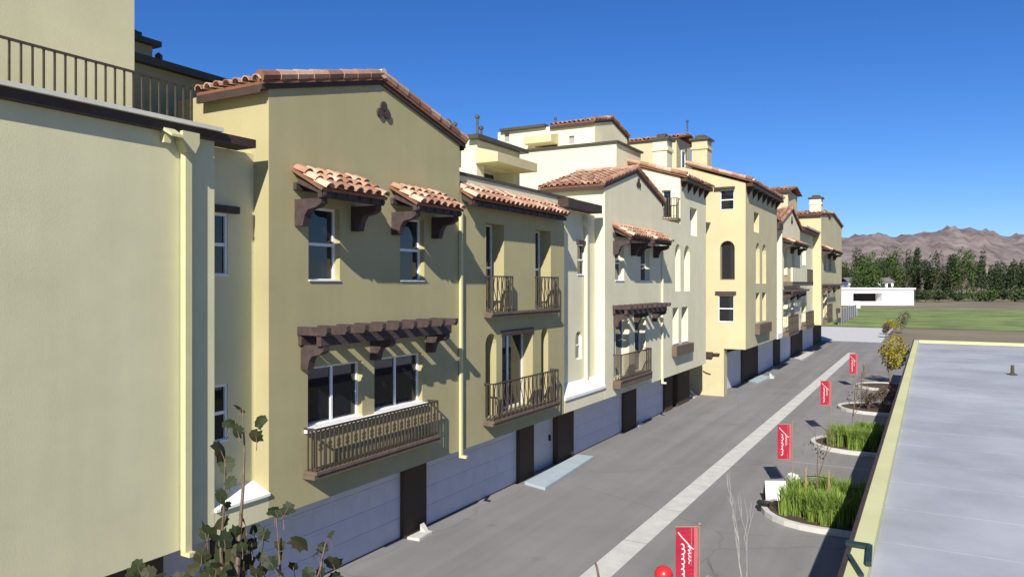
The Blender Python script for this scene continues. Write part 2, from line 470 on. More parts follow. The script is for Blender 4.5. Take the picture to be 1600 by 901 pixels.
header(A, mr, wy0 - .0, wy1 + .2, zt1 + .01, .13)
lk = MB(); lk.prism([(-RC + .003, yA + .004, 2.55), (-RC + .003, yB - .004, 2.55), (-RC + .003, yB - .004, ZB + .004), (-RC + .003, yA + .004, ZB + .004)], (RC - .006, 0, 0))
ob('recess_base', lk, sage, A)
lk = MB(); lk.prism([(-RC + .003, yA + .003, 2.78), (.05, yA + .003, 2.60), (.05, yA + .003, 2.552), (-RC + .003, yA + .003, 2.552)], (0, yB - yA - .006, 0))
ob('recess_ledge', lk, white_pl, A)
k = MB().box(-RC + .01, .13, -2, yB - .42, 8.952, 9.10); ob('fascia', k, fascia_m, A)
yg = on_x(350, 205, .2)[0]; k = MB().box(.05, .20, -2, yg, 9.102, 9.17); k.box(-.5, .049, -2, yg, 9.102, 9.15); ob('gutter', k, gutter_m, A)
downspout(A, 0, on_x(286, 500, 0)[0], 2.1, on_x(283, 238, .1)[1], .062)
k = MB(); yy = on_x(262, 220, .1)[0]; zz = on_x(262, 218, .1)[1]
k.box(.004, .10, yy - .06, yy + .06, zz - .05, zz + .16); k.prism([(.10, yy - .10, zz + .14), (.34, yy - .10, zz + .02), (.34, yy - .10, zz + .06), (.10, yy - .10, zz + .2)], (0, .2, 0))
ob('wall_lamp', k, pipe_y, A)
# ground floor under the overhang
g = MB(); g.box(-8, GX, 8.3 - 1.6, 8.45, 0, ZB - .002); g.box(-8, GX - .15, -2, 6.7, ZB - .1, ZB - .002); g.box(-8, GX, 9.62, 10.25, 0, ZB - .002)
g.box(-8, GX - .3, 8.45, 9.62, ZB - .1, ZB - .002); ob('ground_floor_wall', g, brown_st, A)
garage_door(A, GX - .13, 1.2, 6.69)
k = MB().box(GX - .3, GX - .24, 8.46, 9.61, .02, 2.0); o = ob('entry_door', k, door_m, A)
ob('handle', MB().box(GX - .239, GX - .18, 9.42, 9.47, .95, 1.1), black_m, o)
# roof deck: railing, rear storey, tower, chimney
xd = -.7
r = MB(); ya, _ = on_x(196, 140, xd); yb, _ = on_x(300, 140, xd)
zr = on_x(250, 122, xd)[1]
railing(r, face_x(xd), 2.0, yb, 9.2, zr, 0, .16, 'plain')
ob('deck_railing', r, iron, A)
xb = -4.0
y1 = on_x(352, 130, xb)[0]
zt = on_x(300, 122, xb)[1]
k = MB().box(-11, xb, 2.0, y1, 8.9, zt); o = ob('upper_storey', k, olive, A)
coping(o, [(xb, 2.0, zt + .002), (xb, y1, zt + .002), (-9, y1, zt + .002)], w=.34, h=.16)
k = MB(); k.box(-3.99, -2.2, y1 - .9, y1 - .75, 8.9, zt - .45); ob('deck_wall', k, cream, o)
ytw = on_x(210, 60, -1.6)[0]
ob('tower_wall', MB().box(-3.95, -1.6, 1.0, ytw, 9.2, 15.5), sage, A)
cy0, cz = on_x(205, 62, -4.6); cy1 = on_x(238, 70, -4.6)[0]
chimney(A, -5.6, -4.6, cy0 - .3, cy1, 8.9, on_x(222, 68, -4.6)[1], olive)
roof_pipe(A, -5, on_x(248, 100, -5)[0], zt, .55)

# ================================================================ 2 olive gabled house
B = thing('townhouse', (0, 13, 0), 'olive gabled townhouse with two tiled window hoods above a long pergola and planter balcony', 'townhouse', 'stucco townhouses along the alley')
yC = on_x(718, 400, 0)[0]
m = face_x(0)
zeB, zpB = 10.22, 11.05; ycB = (yB + yC) / 2
up = []
for a, b in ((482, 531), (625, 663)):
    up.append((on_x(a, 440, 0)[0], on_x(b, 440, 0)[0]))
uz0, uz1 = 6.55, 8.05
lo = [(on_x(481, 600, 0)[0], on_x(566, 600, 0)[0]), (on_x(585, 600, 0)[0], on_x(660, 600, 0)[0])]
lz0, lz1 = 3.62, 4.83
holes = [(rect(a, b, uz0, uz1), .22) for a, b in up] + [(rect(a, b, lz0, lz1), .2) for a, b in lo]
w = MB()
w.facade(m, [(yB, ZB), (yC, ZB), (yC, zeB), (ycB, zpB), (yB, zeB)], holes, 2.6)
w.box(-11, -2.61, yB, yC, ZB, 8.95)
ob('wall', w, olive, B)
for a, b in up:
    window(B, m, a, b, uz0, uz1, -.17, 'hung')
for a, b in lo:
    window(B, m, a, b, lz0, lz1, -.15, 'slider')
gable_roof(B, 0, yB, yC, zeB, zpB, 1.75)
vent_ornament(B, m, on_x(598, 178, 0)[0], on_x(598, 178, 0)[1], .17)
canopy(B, 0, 10.56, 12.5, 8.74, 8.3)
canopy(B, 0, 13.55, 15.45, 8.74, 8.3)
pergola(B, 0, 10.68, 15.25, 5.5, .78, 9, 3)
balcony(B, 0, 10.9, 15.05, 2.82, 3.66, .3, 'bars', .15)
ob('window_ledge', MB().mbox(m, lo[0][0] - .1, lo[1][1] + .1, 3.55, 3.615, .003, .1), white_pl, B)
downspout(B, 0, yC - .02, 2.02, 8.5, .04, head=False)
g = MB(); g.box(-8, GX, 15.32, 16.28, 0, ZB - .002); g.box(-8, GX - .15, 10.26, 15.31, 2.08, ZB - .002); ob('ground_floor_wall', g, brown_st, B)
garage_door(B, GX - .13, 10.27, 15.31)
roof_pipe(B, -1.2, on_x(710, 200, -1)[0], 10.5, .55)

# ================================================================ 3 olive balcony house
Cc = thing('townhouse', (0, 19.5, 0), 'olive townhouse with a tiled pent roof over two tall doors and an arched balcony wall', 'townhouse', 'stucco townhouses along the alley')
yD = on_x(882, 500, 0)[0]
t1 = (on_x(760, 400, 0)[0], on_x(788, 400, 0)[0]); t2 = (on_x(837, 400, 0)[0], on_x(861, 400, 0)[0])
dr = (on_x(785, 600, 0)[0], on_x(833, 600, 0)[0]); a1 = (on_x(759, 600, 0)[0], on_x(776, 600, 0)[0]); a2 = (on_x(846, 600, 0)[0], on_x(857, 600, 0)[0])
fz = 2.75; fz2 = 5.72
holes = [(rect(t1[0], t1[1], fz2, 8.2), .48), (rect(t2[0], t2[1], fz2, 8.2), .48), (rect(dr[0], dr[1], fz, 5.1), .42),
         (arch(a1[0], a1[1], fz, 5.1), .42), (arch(a2[0], a2[1], fz, 5.1), .42)]
w = MB(); XC = -.01; mc = face_x(XC)
w.facade(mc, rect(yC + .001, yD, ZB, 9.05), holes, 11)
ob('wall', w, olive, Cc)
for a, b in (t1, t2): window(Cc, mc, a, b, fz2, 8.2, -.44, 'hung', name='balcony_door', sill=False)
window(Cc, mc, dr[0], dr[1], fz, 5.1, -.38, 'french', .06, name='balcony_door', sill=False)
for a, b in (a1, a2):
    ob('niche_back', MB().mbox(mc, a, b, fz, 5.1, -.45, -.419), olive, Cc)
header(Cc, mc, dr[0] - .06, dr[1] + .02, 4.98, .16, .03)
balcony(Cc, XC, on_x(758, 490, 0)[0], on_x(866, 490, 0)[0] - .1, 5.70, 6.72, .22, 'scroll', .14,
        rails=[(t1[0] - .02, t1[1] + .12), (t2[0] - .05, t2[1] + .1)])
balcony(Cc, XC, a1[0] - .08, a2[1] + .12, 2.72, 3.75, .3, 'scroll', .14)
eY0, eY1 = yC + .03, on_x(888, 330, .4)[0]
sl = .42 / .68
tile_roof(Cc, [((.40, eY0, 8.74), (0, 1, 0), eY1 - eY0, (-1, 0, sl), .68 * math.hypot(1, sl))], name='pent_roof')
k = MB().box(.24, .35, eY0 + .03, eY1 - .03, 8.56, 8.67)
for i in range(13):
    y = eY0 + .12 + (eY1 - eY0 - .3) * i / 12
    k.prism([(0, y - .05, 8.88), (.37, y - .05, 8.67), (.37, y - .05, 8.555), (0, y - .05, 8.72)], (0, .1, 0))
ob('eave_rafter', k, wood, Cc)
k = MB().box(-.75, -.28, yC + .01, yD + 1.1, 8.9, 9.42); ob('parapet', k, cream, Cc)
coping(Cc, [(-.5, yC + .01, 9.422), (-.5, yD + 1.1, 9.422)], w=.52, h=.09)
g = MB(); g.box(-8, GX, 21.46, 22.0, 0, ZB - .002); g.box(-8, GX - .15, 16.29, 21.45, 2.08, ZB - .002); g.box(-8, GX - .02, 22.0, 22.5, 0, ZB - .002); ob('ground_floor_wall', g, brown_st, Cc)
garage_door(Cc, GX - .13, 16.29, 21.45)
# set back storey above it
xp = -4.5
py0, pz = on_x(745, 218, xp); py1 = on_x(812, 238, xp)[0]
k = MB().facade(face_x(xp), rect(py0, py1, 8.9, pz), [(rect(py0 + .55, py1 - .5, 9.3, 11.15), 1.0)], 4); up_ = ob('upper_storey', k, cream, Cc)
coping(up_, [(xp, py0 - .05, pz + .002), (xp, py1 + .1, pz + .002)], w=.5, h=.16)
window(up_.parent, face_x(xp), py0 + .56, py1 - .51, 9.3, 11.15, -.95, 'french', name='roof_door', sill=False)
sz = on_x(760, 248, xp + .9)[1]
ob('awning_slab', MB().prism([(xp + .004, py0 - .1, sz), (xp + 1.0, py0 - .1, sz), (xp + 1.0, py0 - .1, sz + .36), (xp + .004, py0 - .1, sz + .62)], (0, py1 - py0 - .2, 0)), yellow, up_)
k = MB().box(-3.2, -3.0, py0 - .2, py1 + .9, 8.9, on_x(780, 285, -3)[1]); ob('deck_wall', k, cream, up_)
for px_, h in ((711, .3), (746, .9), (752, .5)): roof_pipe(Cc, -5, on_x(px_, 215, -5)[0], 11.6, h + .6, .05)

# ================================================================ 4 cream gabled house
D = thing('townhouse', (0, 30, 0), 'cream gabled townhouse with one wide tiled hood over paired windows, middle of the row', 'townhouse', 'stucco townhouses along the alley')
yE = on_x(945, 500, 0)[0]; yF = 33.4
RD = .4; mr = face_x(-RD)
zeD, zpD = 10.25, 11.22; ycD = (yE + yF) / 2
uD = [(on_x(961, 400, 0)[0], on_x(975, 400, 0)[0]), (on_x(1001, 400, 0)[0], on_x(1015, 400, 0)[0])]
lD = [(on_x(959, 540, 0)[0], on_x(983, 540, 0)[0]), (on_x(992, 540, 0)[0], on_x(1009, 540, 0)[0])]
w = MB()
w.facade(m, [(yE, ZB), (yF, ZB), (yF, zeD), (ycD, zpD), (yE, zeD)],
         [(rect(a, b, 6.6, 8.05), .25) for a, b in uD] + [(rect(a, b, 2.75, 5.0), .35) for a, b in lD], 2.9)
w.box(-11, -2.91, yE, yF, ZB, 9.0)
sm = (on_x(902, 400, -RD)[0], on_x(914, 400, -RD)[0]); sz0, sz1 = on_x(908, 430, -RD)[1], on_x(908, 382, -RD)[1]
s2 = (on_x(899, 540, -RD)[0], on_x(909, 540, -RD)[0]); qz0, qz1 = on_x(904, 561, -RD)[1], on_x(904, 517, -RD)[1]
w.facade(mr, rect(yD + .001, yE - .001, ZB, 9.1), [(rect(sm[0], sm[1], sz0, sz1), .1), (arch(s2[0], s2[1], qz0, qz1), .1)], 8)
ob('wall', w, cream, D)
window(D, mr, sm[0], sm[1], sz0, sz1, -.06, 'hung'); header(D, mr, sm[0] - .1, sm[1] + .1, sz1, .14)
window(D, mr, s2[0], s2[1], qz0, qz1, -.09, 'hung', sill=False)
for a, b in uD: window(D, m, a, b, 6.6, 8.05, -.2, 'hung')
for a, b in lD: window(D, m, a, b, 2.75, 5.0, -.3, 'french', name='balcony_door', sill=False)
gable_roof(D, 0, yE, yF, zeD, zpD, 2.75)
vent_ornament(D, m, on_x(997, 291, 0)[0], on_x(997, 289, 0)[1], .17)
canopy(D, 0, 27.25, 29.55, 8.8, 8.33)
canopy(D, 0, 30.0, 32.4, 8.8, 8.33)
pergola(D, 0, 27.25, 32.3, 5.5, .78, 9, 3)
balcony(D, 0, 27.35, 31.0, 2.74, 3.75, .3, 'plain', .3)
k = MB().box(-RD + .003, -.004, yD + .004, yE - .004, ZB + .004, 2.55); ob('recess_base', k, cream, D)
k = MB().prism([(-RD + .003, yD + .003, 3.0), (.05, yD + .003, 2.65), (.05, yD + .003, 2.552), (-RD + .003, yD + .003, 2.552)], (0, yE - yD - .006, 0)); ob('recess_ledge', k, white_pl, D)
k = MB().box(-RD + .003, .12, yD + .06, yE - .55, 9.102, 9.40); ob('fascia', k, fascia_m, D)
downspout(D, -RD, yE - 1.0, 2.7, 8.6, .06, cream)
downspout(D, 0, yF - .1, 2.0, 8.2, .04, cream, head=False)
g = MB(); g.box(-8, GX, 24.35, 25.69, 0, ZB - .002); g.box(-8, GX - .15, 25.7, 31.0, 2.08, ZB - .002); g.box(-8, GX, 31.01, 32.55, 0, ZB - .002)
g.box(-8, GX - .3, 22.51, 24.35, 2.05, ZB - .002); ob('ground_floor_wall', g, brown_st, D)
garage_door(D, GX - .13, 25.7, 31.0)
o = ob('entry_door', MB().box(GX - .3, GX - .22, 22.52, 24.34, .02, 2.04), door_m, D)
ob('handle', MB().box(GX - .219, GX - .15, 24.0, 24.06, .9, 1.1), black_m, o)
# set back storeys: lower parapet block and gabled top block
yp = 34.62
xk0 = on_y(800, 230, yp)[0]; xk1, zk = on_y(963, 223, yp); yk1 = on_x(1001, 238, xk1)[0]
o = ob('upper_storey', MB().box(xk0 - 1, xk1, yp, yk1, 9, zk), cream, D)
coping(o, [(xk0 - 1, yp, zk + .002), (xk1, yp, zk + .002), (xk1, yk1, zk + .002)], w=.24, h=.10)
xq = -4.9; yq0, zq = on_x(929, 190, xq); yq1 = on_x(980, 205, xq)[0]
xq0 = on_y(778, 200, yq0)[0]
zpq = zq + .55
n0 = on_y(830, 215, yq0)[0]; n1 = on_y(873, 212, yq0)[0]
s0 = on_y(792, 215, yq0); s1 = on_y(893, 215, yq0)
w = MB(); w.facade(face_x(xq), [(yq0, 12), (yq1, 12), (yq1, zq), ((yq0 + yq1) / 2, zpq), (yq0, zq)], [], xq - xq0, skip=(4,))
w.facade(face_y(yq0), rect(xq0, xq, 12, zq - .001), [(rect(n0 + .25, n1 - .1, 13.0, on_y(850, 214, yq0)[1]), .9),
        (rect(s0[0] - .16, s0[0] + .16, s0[1] - .25, s0[1] + .3), .12), (rect(s1[0] - .16, s1[0] + .16, s1[1] - .35, s1[1] + .1), .12)], 0)
o = ob('upper_storey', w, cream, D)
ob('niche_wall', MB().mbox(face_y(yq0), n0 + .25, n1 - .1, 13.0, 14.6, -.95, -.899), ledge_m, o)
for q in (s0, s1): ob('vent', MB().mbox(face_y(yq0), q[0] - .16, q[0] + .16, q[1] - .35, q[1] + .3, -.15, -.119), blind, o)
sz = on_y(850, 220, yq0 - .8)[1]
ob('awning_slab', MB().prism([(n0, yq0 - .003, sz - .1), (n0, yq0 - .95, sz - .1), (n0, yq0 - .95, sz + .28), (n0, yq0 - .003, sz + .5)], (n1 - n0, 0, 0)), yellow, o)  # slab coloured yellow for the bounced light on its underside
gable_roof(o, xq, yq0, yq1, zq, zpq, 2.6, .1, .15)
coping(o, [(xq0, yq0, zq + .002), (xq - 2.62, yq0, zq + .002)], w=.5, h=.14)
for px_ in (868, 884, 898): roof_pipe(D, -8, on_x(px_, 185, -8)[0], zq, .75, .05)

# ================================================================ 5 cream tall house with chimney, end of the near row
E = thing('townhouse', (0, 37, 0), 'tall pale cream townhouse with a capped chimney beside the yellow tower', 'townhouse', 'stucco townhouses along the alley')
yG = on_x(1103, 500, 0)[0]
yt = on_x(1063, 300, 0)[0]
ar = [(on_x(1055, 420, 0)[0], on_x(1063, 420, 0)[0]), (on_x(1069, 420, 0)[0], on_x(1078, 420, 0)[0])]
lw = [(on_x(1051, 500, 0)[0], on_x(1060, 500, 0)[0]), (on_x(1065, 500, 0)[0], on_x(1075, 500, 0)[0])]
az0, az1 = on_x(1060, 455, 0)[1], on_x(1060, 381, 0)[1]
bz0, bz1 = on_x(1060, 536, 0)[1], on_x(1060, 480, 0)[1]
ezt = 11.75
bw = (on_x(1078, 350, 0)[0], on_x(1089, 350, 0)[0]); bwz0, bwz1 = on_x(1083, 368, 0)[1], on_x(1083, 325, 0)[1]
w = MB()
zter = 9.45
w.facade(m, [(yF + .001, ZB), (yG, ZB), (yG, ezt), (yt, ezt), (yt, zter), (yF + .001, zter)],
         [(arch(a, b, az0, az1), .5) for a, b in ar] + [(rect(a, b, bz0, bz1), .4) for a, b in lw] + [(rect(bw[0], bw[1], bwz0, bwz1), .35)], 9, skip=(3,))
xe = on_y(996, 258, yt); 
dx0 = on_y(1034, 320, yt)[0]; dx1 = on_y(1048, 320, yt)[0]; dz0 = on_y(1040, 341, yt)[1]; dz1 = on_y(1040, 297, yt)[1]
mE = face_y(yt)
w.facade(mE, [(-9, zter), (-.001, zter), (-.001, ezt), (-3.2, ezt + .95), (-9, ezt + .95)], [(rect(dx0, dx1, dz0, dz1), .25)], 0)
ob('wall', w, cream, E)
for a, b in ar: window(E, m, a, b, az0, az1, -.46, 'hung', sill=False)
for a, b in lw: window(E, m, a, b, bz0, bz1, -.35, 'hung')
window(E, m, bw[0], bw[1], bwz0, bwz1, -.3, 'single', sill=False)
window(E, mE, dx0, dx1, dz0, dz1, -.2, 'single', name='balcony_door', sill=False)
k = MB().mbox(mE, dx0 - .1, dx1 + .5, dz0 - .16, dz0 - .03, .003, .5); o = ob('balcony', k, ledge_m, E)
rr = MB(); railing(rr, mE, dx0 - .05, dx1 + .45, dz0 - .03, dz0 + .95, .45, .14, 'plain', (.45, 0)); ob('railing', rr, iron, o)
ob('window_box', MB().mbox(m, lw[0][0] - .15, lw[1][1] + .2, bz0 - .55, bz0 - .08, .003, .25), ledge_m, E)
xr = 3.3; sl = .3
tile_roof(E, [((.38, yt - .15, ezt - .02), (0, 1, 0), yG - yt + .3, (-1, 0, sl), 3.6 * math.hypot(1, sl))],
          ridges=[((.35, yt - .12, ezt + .12), (-3.2, yt - .12, ezt + .12 + 3.55 * sl))])
k = MB().box(.05, .36, yt - .12, yG + .12, ezt - .22, ezt - .08)
for i in range(5):
    y = yt + .3 + (yG - yt - .6) * i / 4
    k.prism([(.003, y - .07, ezt - .225), (.3, y - .07, ezt - .225), (.003, y - .07, ezt - .65)], (0, .14, 0))
ob('eave_timber', k, fascia_m, E)
yc0, _ = 37.2, 0
cxx0 = on_y(1020, 240, yc0)[0]; cxx1, cz1 = on_y(1042, 228, yc0)
chimney(E, cxx0, cxx1, yc0, yc0 + .9, ezt, on_y(1030, 219, yc0)[1], cream)
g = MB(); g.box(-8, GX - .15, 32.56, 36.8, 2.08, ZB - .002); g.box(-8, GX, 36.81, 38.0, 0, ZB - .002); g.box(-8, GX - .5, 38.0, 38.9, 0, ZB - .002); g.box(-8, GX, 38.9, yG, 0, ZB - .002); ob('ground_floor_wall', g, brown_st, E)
garage_door(E, GX - .13, 32.56, 36.8)

# ================================================================ 6 yellow tower house
Fh = thing('townhouse', (1, 48, 0), 'yellow tower townhouse with an arched window in its bright side wall', 'townhouse', 'stucco townhouses along the alley')
YF = 43.7; XF = on_y(1165, 400, YF)[0]; ZF = on_y(1165, 546, YF)[1]; zeF = on_y(1165, 285, YF)[1]
yI = on_x(1214, 400, XF)[0]
xp0, xp1 = -6.5, on_y(1131, 600, YF)[0]
mF = face_y(YF); mfx = face_x(XF)
fw = [(1125, 1147, 296, 328, 'r'), (1125, 1148, 376, 437, 'a'), (1122, 1147, 461, 503, 'r')]
hs = []
for a, b, t, bt, kd in fw:
    xa = on_y(a, t, YF)[0]; xb_ = on_y(b, t, YF)[0]; za = on_y((a + b) / 2, bt, YF)[1]; zb_ = on_y((a + b) / 2, t, YF)[1]
    hs.append((xa, xb_, za, zb_, kd))
fa = [(on_x(1181, 400, XF)[0], on_x(1187, 400, XF)[0]), (on_x(1191, 400, XF)[0], on_x(1197, 400, XF)[0])]
faz0, faz1 = on_x(1189, 443, XF)[1], on_x(1189, 380, XF)[1]
flz0, flz1 = on_x(1189, 502, XF)[1], on_x(1189, 457, XF)[1]
fu = (on_x(1178, 345, XF)[0], on_x(1186, 345, XF)[0]); fuz0, fuz1 = on_x(1182, 363, XF)[1], on_x(1182, 332, XF)[1]
w = MB()
w.facade(mfx, rect(YF, yI, ZF, zeF), [(arch(a, b, faz0, faz1), .5) for a, b in fa] + [(rect(a, b, flz0, flz1), .5) for a, b in fa] + [(rect(fu[0], fu[1], fuz0, fuz1), .4)], 8, skip=(3,))
hsF = .33
w.facade(mF, [(xp0, 0), (xp1, 0), (xp1, ZF), (XF, ZF), (XF, zeF), (XF - 3.4, zeF + 3.4 * hsF), (xp0, zeF + 3.4 * hsF)],
         [((arch if kd == 'a' else rect)(a, b, z0, z1), .35 if kd == 'a' else .15) for a, b, z0, z1, kd in hs], 0)
w.box(xp0, xp1, YF + .001, YF + .8, .001, ZF - .002)
ob('wall', w, yellow, Fh)
for a, b, z0, z1, kd in hs:
    window(Fh, mF, a, b, z0, z1, -.30 if kd == 'a' else -.10, 'hung' if kd == 'r' else 'single', sill=(kd == 'r'), framemat=white_fr if kd == 'r' else ledge_m)
header(Fh, mF, hs[2][0] - .15, hs[2][1] + .12, hs[2][3] + .04, .18, .1); header(Fh, mF, hs[0][0] - .3, hs[0][1] + .05, hs[0][3] + .02, .12, .2)
for a, b in fa:
    window(Fh, mfx, a, b, faz0, faz1, -.45, 'hung', sill=False); window(Fh, mfx, a, b, flz0, flz1, -.45, 'hung', sill=False)
window(Fh, mfx, fu[0], fu[1], fuz0, fuz1, -.35, 'single', sill=False)
ob('window_box', MB().mbox(mfx, fa[0][0] - .3, fa[1][1] + .3, flz0 - .7, flz0 - .1, .003, .3), ledge_m, Fh)
tile_roof(Fh, [((XF + .45, YF - .2, zeF + .02), (0, 1, 0), yI - YF + .4, (-1, 0, hsF), 3.9 * math.hypot(1, hsF))],
          ridges=[((XF + .4, YF - .16, zeF + .15), (XF - 3.4, YF - .16, zeF + .15 + 3.8 * hsF))])
k = MB().box(XF + .08, XF + .42, YF - .15, yI + .15, zeF - .24, zeF - .06)
for i in range(7):
    y = YF + .5 + (yI - YF - 1) * i / 6
    k.prism([(XF + .003, y - .08, zeF - .245), (XF + .36, y - .08, zeF - .245), (XF + .003, y - .08, zeF - .75)], (0, .16, 0))
ob('eave_timber', k, fascia_m, Fh)
# lamp and hose bib on the pier
lx, lz = on_y(1106, 553, YF); k = MB().mbox(mF, lx - .12, lx + .3, lz - .16, lz + .14, .003, .22); k.mbox(mF, lx + .3, lx + .7, lz, lz + .09, .05, .2); ob('wall_lamp', k, fascia_m, Fh)
lx, lz = on_y(1104, 582, YF); k = MB().tube([(lx - .2, YF - .03, lz + .1), (lx, YF - .05, lz), (lx + .25, YF - .05, lz - .06)], .03, 6); ob('hose_tap', k, fascia_m, Fh)
GF = 0.0
def far_ground(root, spans, y0, y1, zb=None):
    zb = zb or ZF
    g = MB(); cur = y0; doors = []
    for a, b in spans:
        if a > cur: g.box(-8, GF, cur, a, 0, zb - .004)
        doors.append((a, b)); g.box(-8, GF - .12, a, b, 2.3, zb - .004); cur = b
    if y1 > cur: g.box(-8, GF, cur, y1, 0, zb - .004)
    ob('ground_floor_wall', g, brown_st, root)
    for a, b in doors: garage_door(root, GF - .1, a + .01, b - .01, 2.28)
def gy(px): return on_x(px, 600, GF)[0]
far_ground(Fh, [(YF + .82, gy(1160))], YF + .81, yI)
# back storey and second chimney
x4, z4 = on_y(1057, 214, 46); x40 = on_y(980, 214, 46)[0]; y41 = on_x(1079, 225, x4)[0]
o = ob('upper_storey', MB().box(x40 - 3, x4, 46, y41, 9, z4), yellow, Fh)
tile_roof(o, [((x40 - 3, 45.8, z4 - .05), (1, 0, 0), x4 - x40 + 3.3, (0, 1, .22), 2.6), ((x40 - 3, 45.8 + 5, z4 - .05), (1, 0, 0), x4 - x40 + 3.3, (0, -1, .22), 2.55)])
sx = on_y(1055, 240, 46)
window(o, face_x(x4), 47.0, 47.8, z4 - 2.0, z4 - .7, .02, 'single', sill=False)
c0 = on_y(1081, 240, 44.6)[0]; c1 = on_y(1105, 240, 44.6)[0]
chimney(Fh, c0, c1, 44.6, 45.6, 11, on_y(1093, 219, 44.6)[1], yellow)
roof_pipe(Fh, -2.5, 46.2, z4 + .3, .6)

# ================================================================ 7 cream gabled house, far
G = thing('townhouse', (1.6, 60, 0), 'small cream gabled townhouse beyond the yellow tower, with a solid balcony front', 'townhouse', 'stucco townhouses along the alley')
XG = 1.62; mg = face_x(XG)
yJ = on_x(1222, 400, XG)[0]; yK = on_x(1250, 400, XG)[0]
zeG = on_x(1222, 346, XG)[1]; zpG = on_x(1236, 327, XG)[1]
ug = [(on_x(1225, 400, XG)[0], on_x(1230, 400, XG)[0]), (on_x(1237, 400, XG)[0], on_x(1242, 400, XG)[0])]
ugz0, ugz1 = on_x(1232, 430, XG)[1], on_x(1232, 388, XG)[1]
lg = [(on_x(1224, 480, XG)[0], on_x(1231, 480, XG)[0]), (on_x(1236, 480, XG)[0], on_x(1241, 480, XG)[0])]
lgz0, lgz1 = on_x(1232, 510, XG)[1], on_x(1232, 465, XG)[1]
w = MB()
w.facade(mg, [(yJ, ZF), (yK, ZF), (yK, zeG), ((yJ + yK) / 2, zpG), (yJ, zeG)], [(rect(a, b, ugz0, ugz1), .4) for a, b in ug] + [(rect(a, b, lgz0, lgz1), .4) for a, b in lg], 4.5)
w.box(-9, XG - .5, yI + .002, yJ - .002, ZF, zeG - .6)
w.box(-9, XG - 4.51, yJ, yK, ZF, zeG - .5)
ob('wall', w, cream, G)
for a, b in ug: window(G, mg, a, b, ugz0, ugz1, -.35, 'hung')
for a, b in lg: window(G, mg, a, b, lgz0, lgz1, -.35, 'french', name='balcony_door', sill=False)
gable_roof(G, XG, yJ, yK, zeG, zpG, 4.6, .12, .25, .34)
vent_ornament(G, mg, (yJ + yK) / 2, zpG - .9, .25)
canopy(G, XG, on_x(1222, 375, XG)[0], on_x(1247, 375, XG)[0], on_x(1235, 374, XG)[1], on_x(1235, 382, XG)[1], .8, 3)
pergola(G, XG, on_x(1223, 455, XG)[0], on_x(1246, 455, XG)[0], on_x(1235, 455, XG)[1], .9, 9, 3)
bz = on_x(1235, 440, XG)[1]
bo = balcony(G, XG, on_x(1224, 440, XG)[0], on_x(1258, 440, XG)[0], bz, bz + 1.0, .6, 'plain', .3, rails=[(on_x(1249, 440, XG)[0], on_x(1258, 440, XG)[0])])
ob('parapet', MB().mbox(mg, on_x(1224, 440, XG)[0], on_x(1248, 440, XG)[0], bz + .002, bz + 1.0, .5, .62), cream, bo)
lz = on_x(1232, 516, XG)[1]
balcony(G, XG, on_x(1223, 500, XG)[0], on_x(1239, 500, XG)[0], lz, lz + 1.15, .4, 'bars', .3, step=.2)
k = MB().box(XG - .3, XG + .1, yI + .1, yJ - .1, zeG - .6, zeG - .2); ob('fascia', k, fascia_m, G)
ob('recess_ledge', MB().box(XG - .498, XG, yI + .1, yJ - .01, ZF - .05, ZF + .3), white_pl, G)
far_ground(G, [(gy(1184.5), gy(1210))], yI + .01, yK)

def back_block(root, Y, pxr, pyt, dep, wid, m, sl):
    xr_, zt_ = on_y(pxr, pyt, Y)
    o = ob('upper_storey', MB().box(xr_ - wid, xr_, Y, Y + dep, 8, zt_), m, root)
    up = math.hypot(1, sl)
    tile_roof(o, [((xr_ - wid, Y - .3, zt_ + .02), (1, 0, 0), wid + .4, (0, 1, sl), (dep / 2 + .3) * up), ((xr_ - wid, Y + dep + .3, zt_ + .02), (1, 0, 0), wid + .4, (0, -1, sl), (dep / 2 + .25) * up)], pitch=.34)
    ob('fascia', MB().box(xr_ - wid, xr_ + .3, Y - .25, Y - .05, zt_ - .22, zt_ - .06), fascia_m, o)
    return o, xr_, zt_
# ================================================================ 8 cream linking house with tiled eave
I_ = thing('townhouse', (1.4, 68, 0), 'cream townhouse with a low tiled eave between the small gable and the farthest yellow house', 'townhouse', 'stucco townhouses along the alley')
XI = 1.4; mi = face_x(XI)
yL = on_x(1270, 400, XI)[0]
ziT = on_x(1260, 361, XI)[1]
iw = [(on_x(1254, 400, XI)[0], on_x(1259, 400, XI)[0])]
iwz = (on_x(1256, 415, XI)[1], on_x(1256, 385, XI)[1])
il = (on_x(1252, 490, XI)[0], on_x(1259, 490, XI)[0]); ilz = (on_x(1256, 503, XI)[1], on_x(1256, 466, XI)[1])
w = MB(); w.facade(mi, rect(yK + .002, yL, ZF, ziT), [(rect(iw[0][0], iw[0][1], *iwz), .3), (arch(il[0], il[1], *ilz), .3)], 8); ob('wall', w, cream, I_)
window(I_, mi, *iw[0], *iwz, -.25, 'hung'); window(I_, mi, il[0], il[1], *ilz, -.28, 'french', name='balcony_door', sill=False)
tile_roof(I_, [((XI + .6, yK + .4, ziT + .02), (0, 1, 0), yL - yK - .2, (-1, 0, .35), 5.2)], pitch=.34)
ob('eave_timber', MB().box(XI + .05, XI + .55, yK + .4, yL - .1, ziT - .25, ziT - .04), fascia_m, I_)
lz = on_x(1258, 507, XI)[1]
balcony(I_, XI, on_x(1251, 500, XI)[0], on_x(1264, 500, XI)[0], lz, lz + 1.15, .4, 'bars', .3, step=.2)
far_ground(I_, [(gy(1219), gy(1237))], yK + .002, yL)

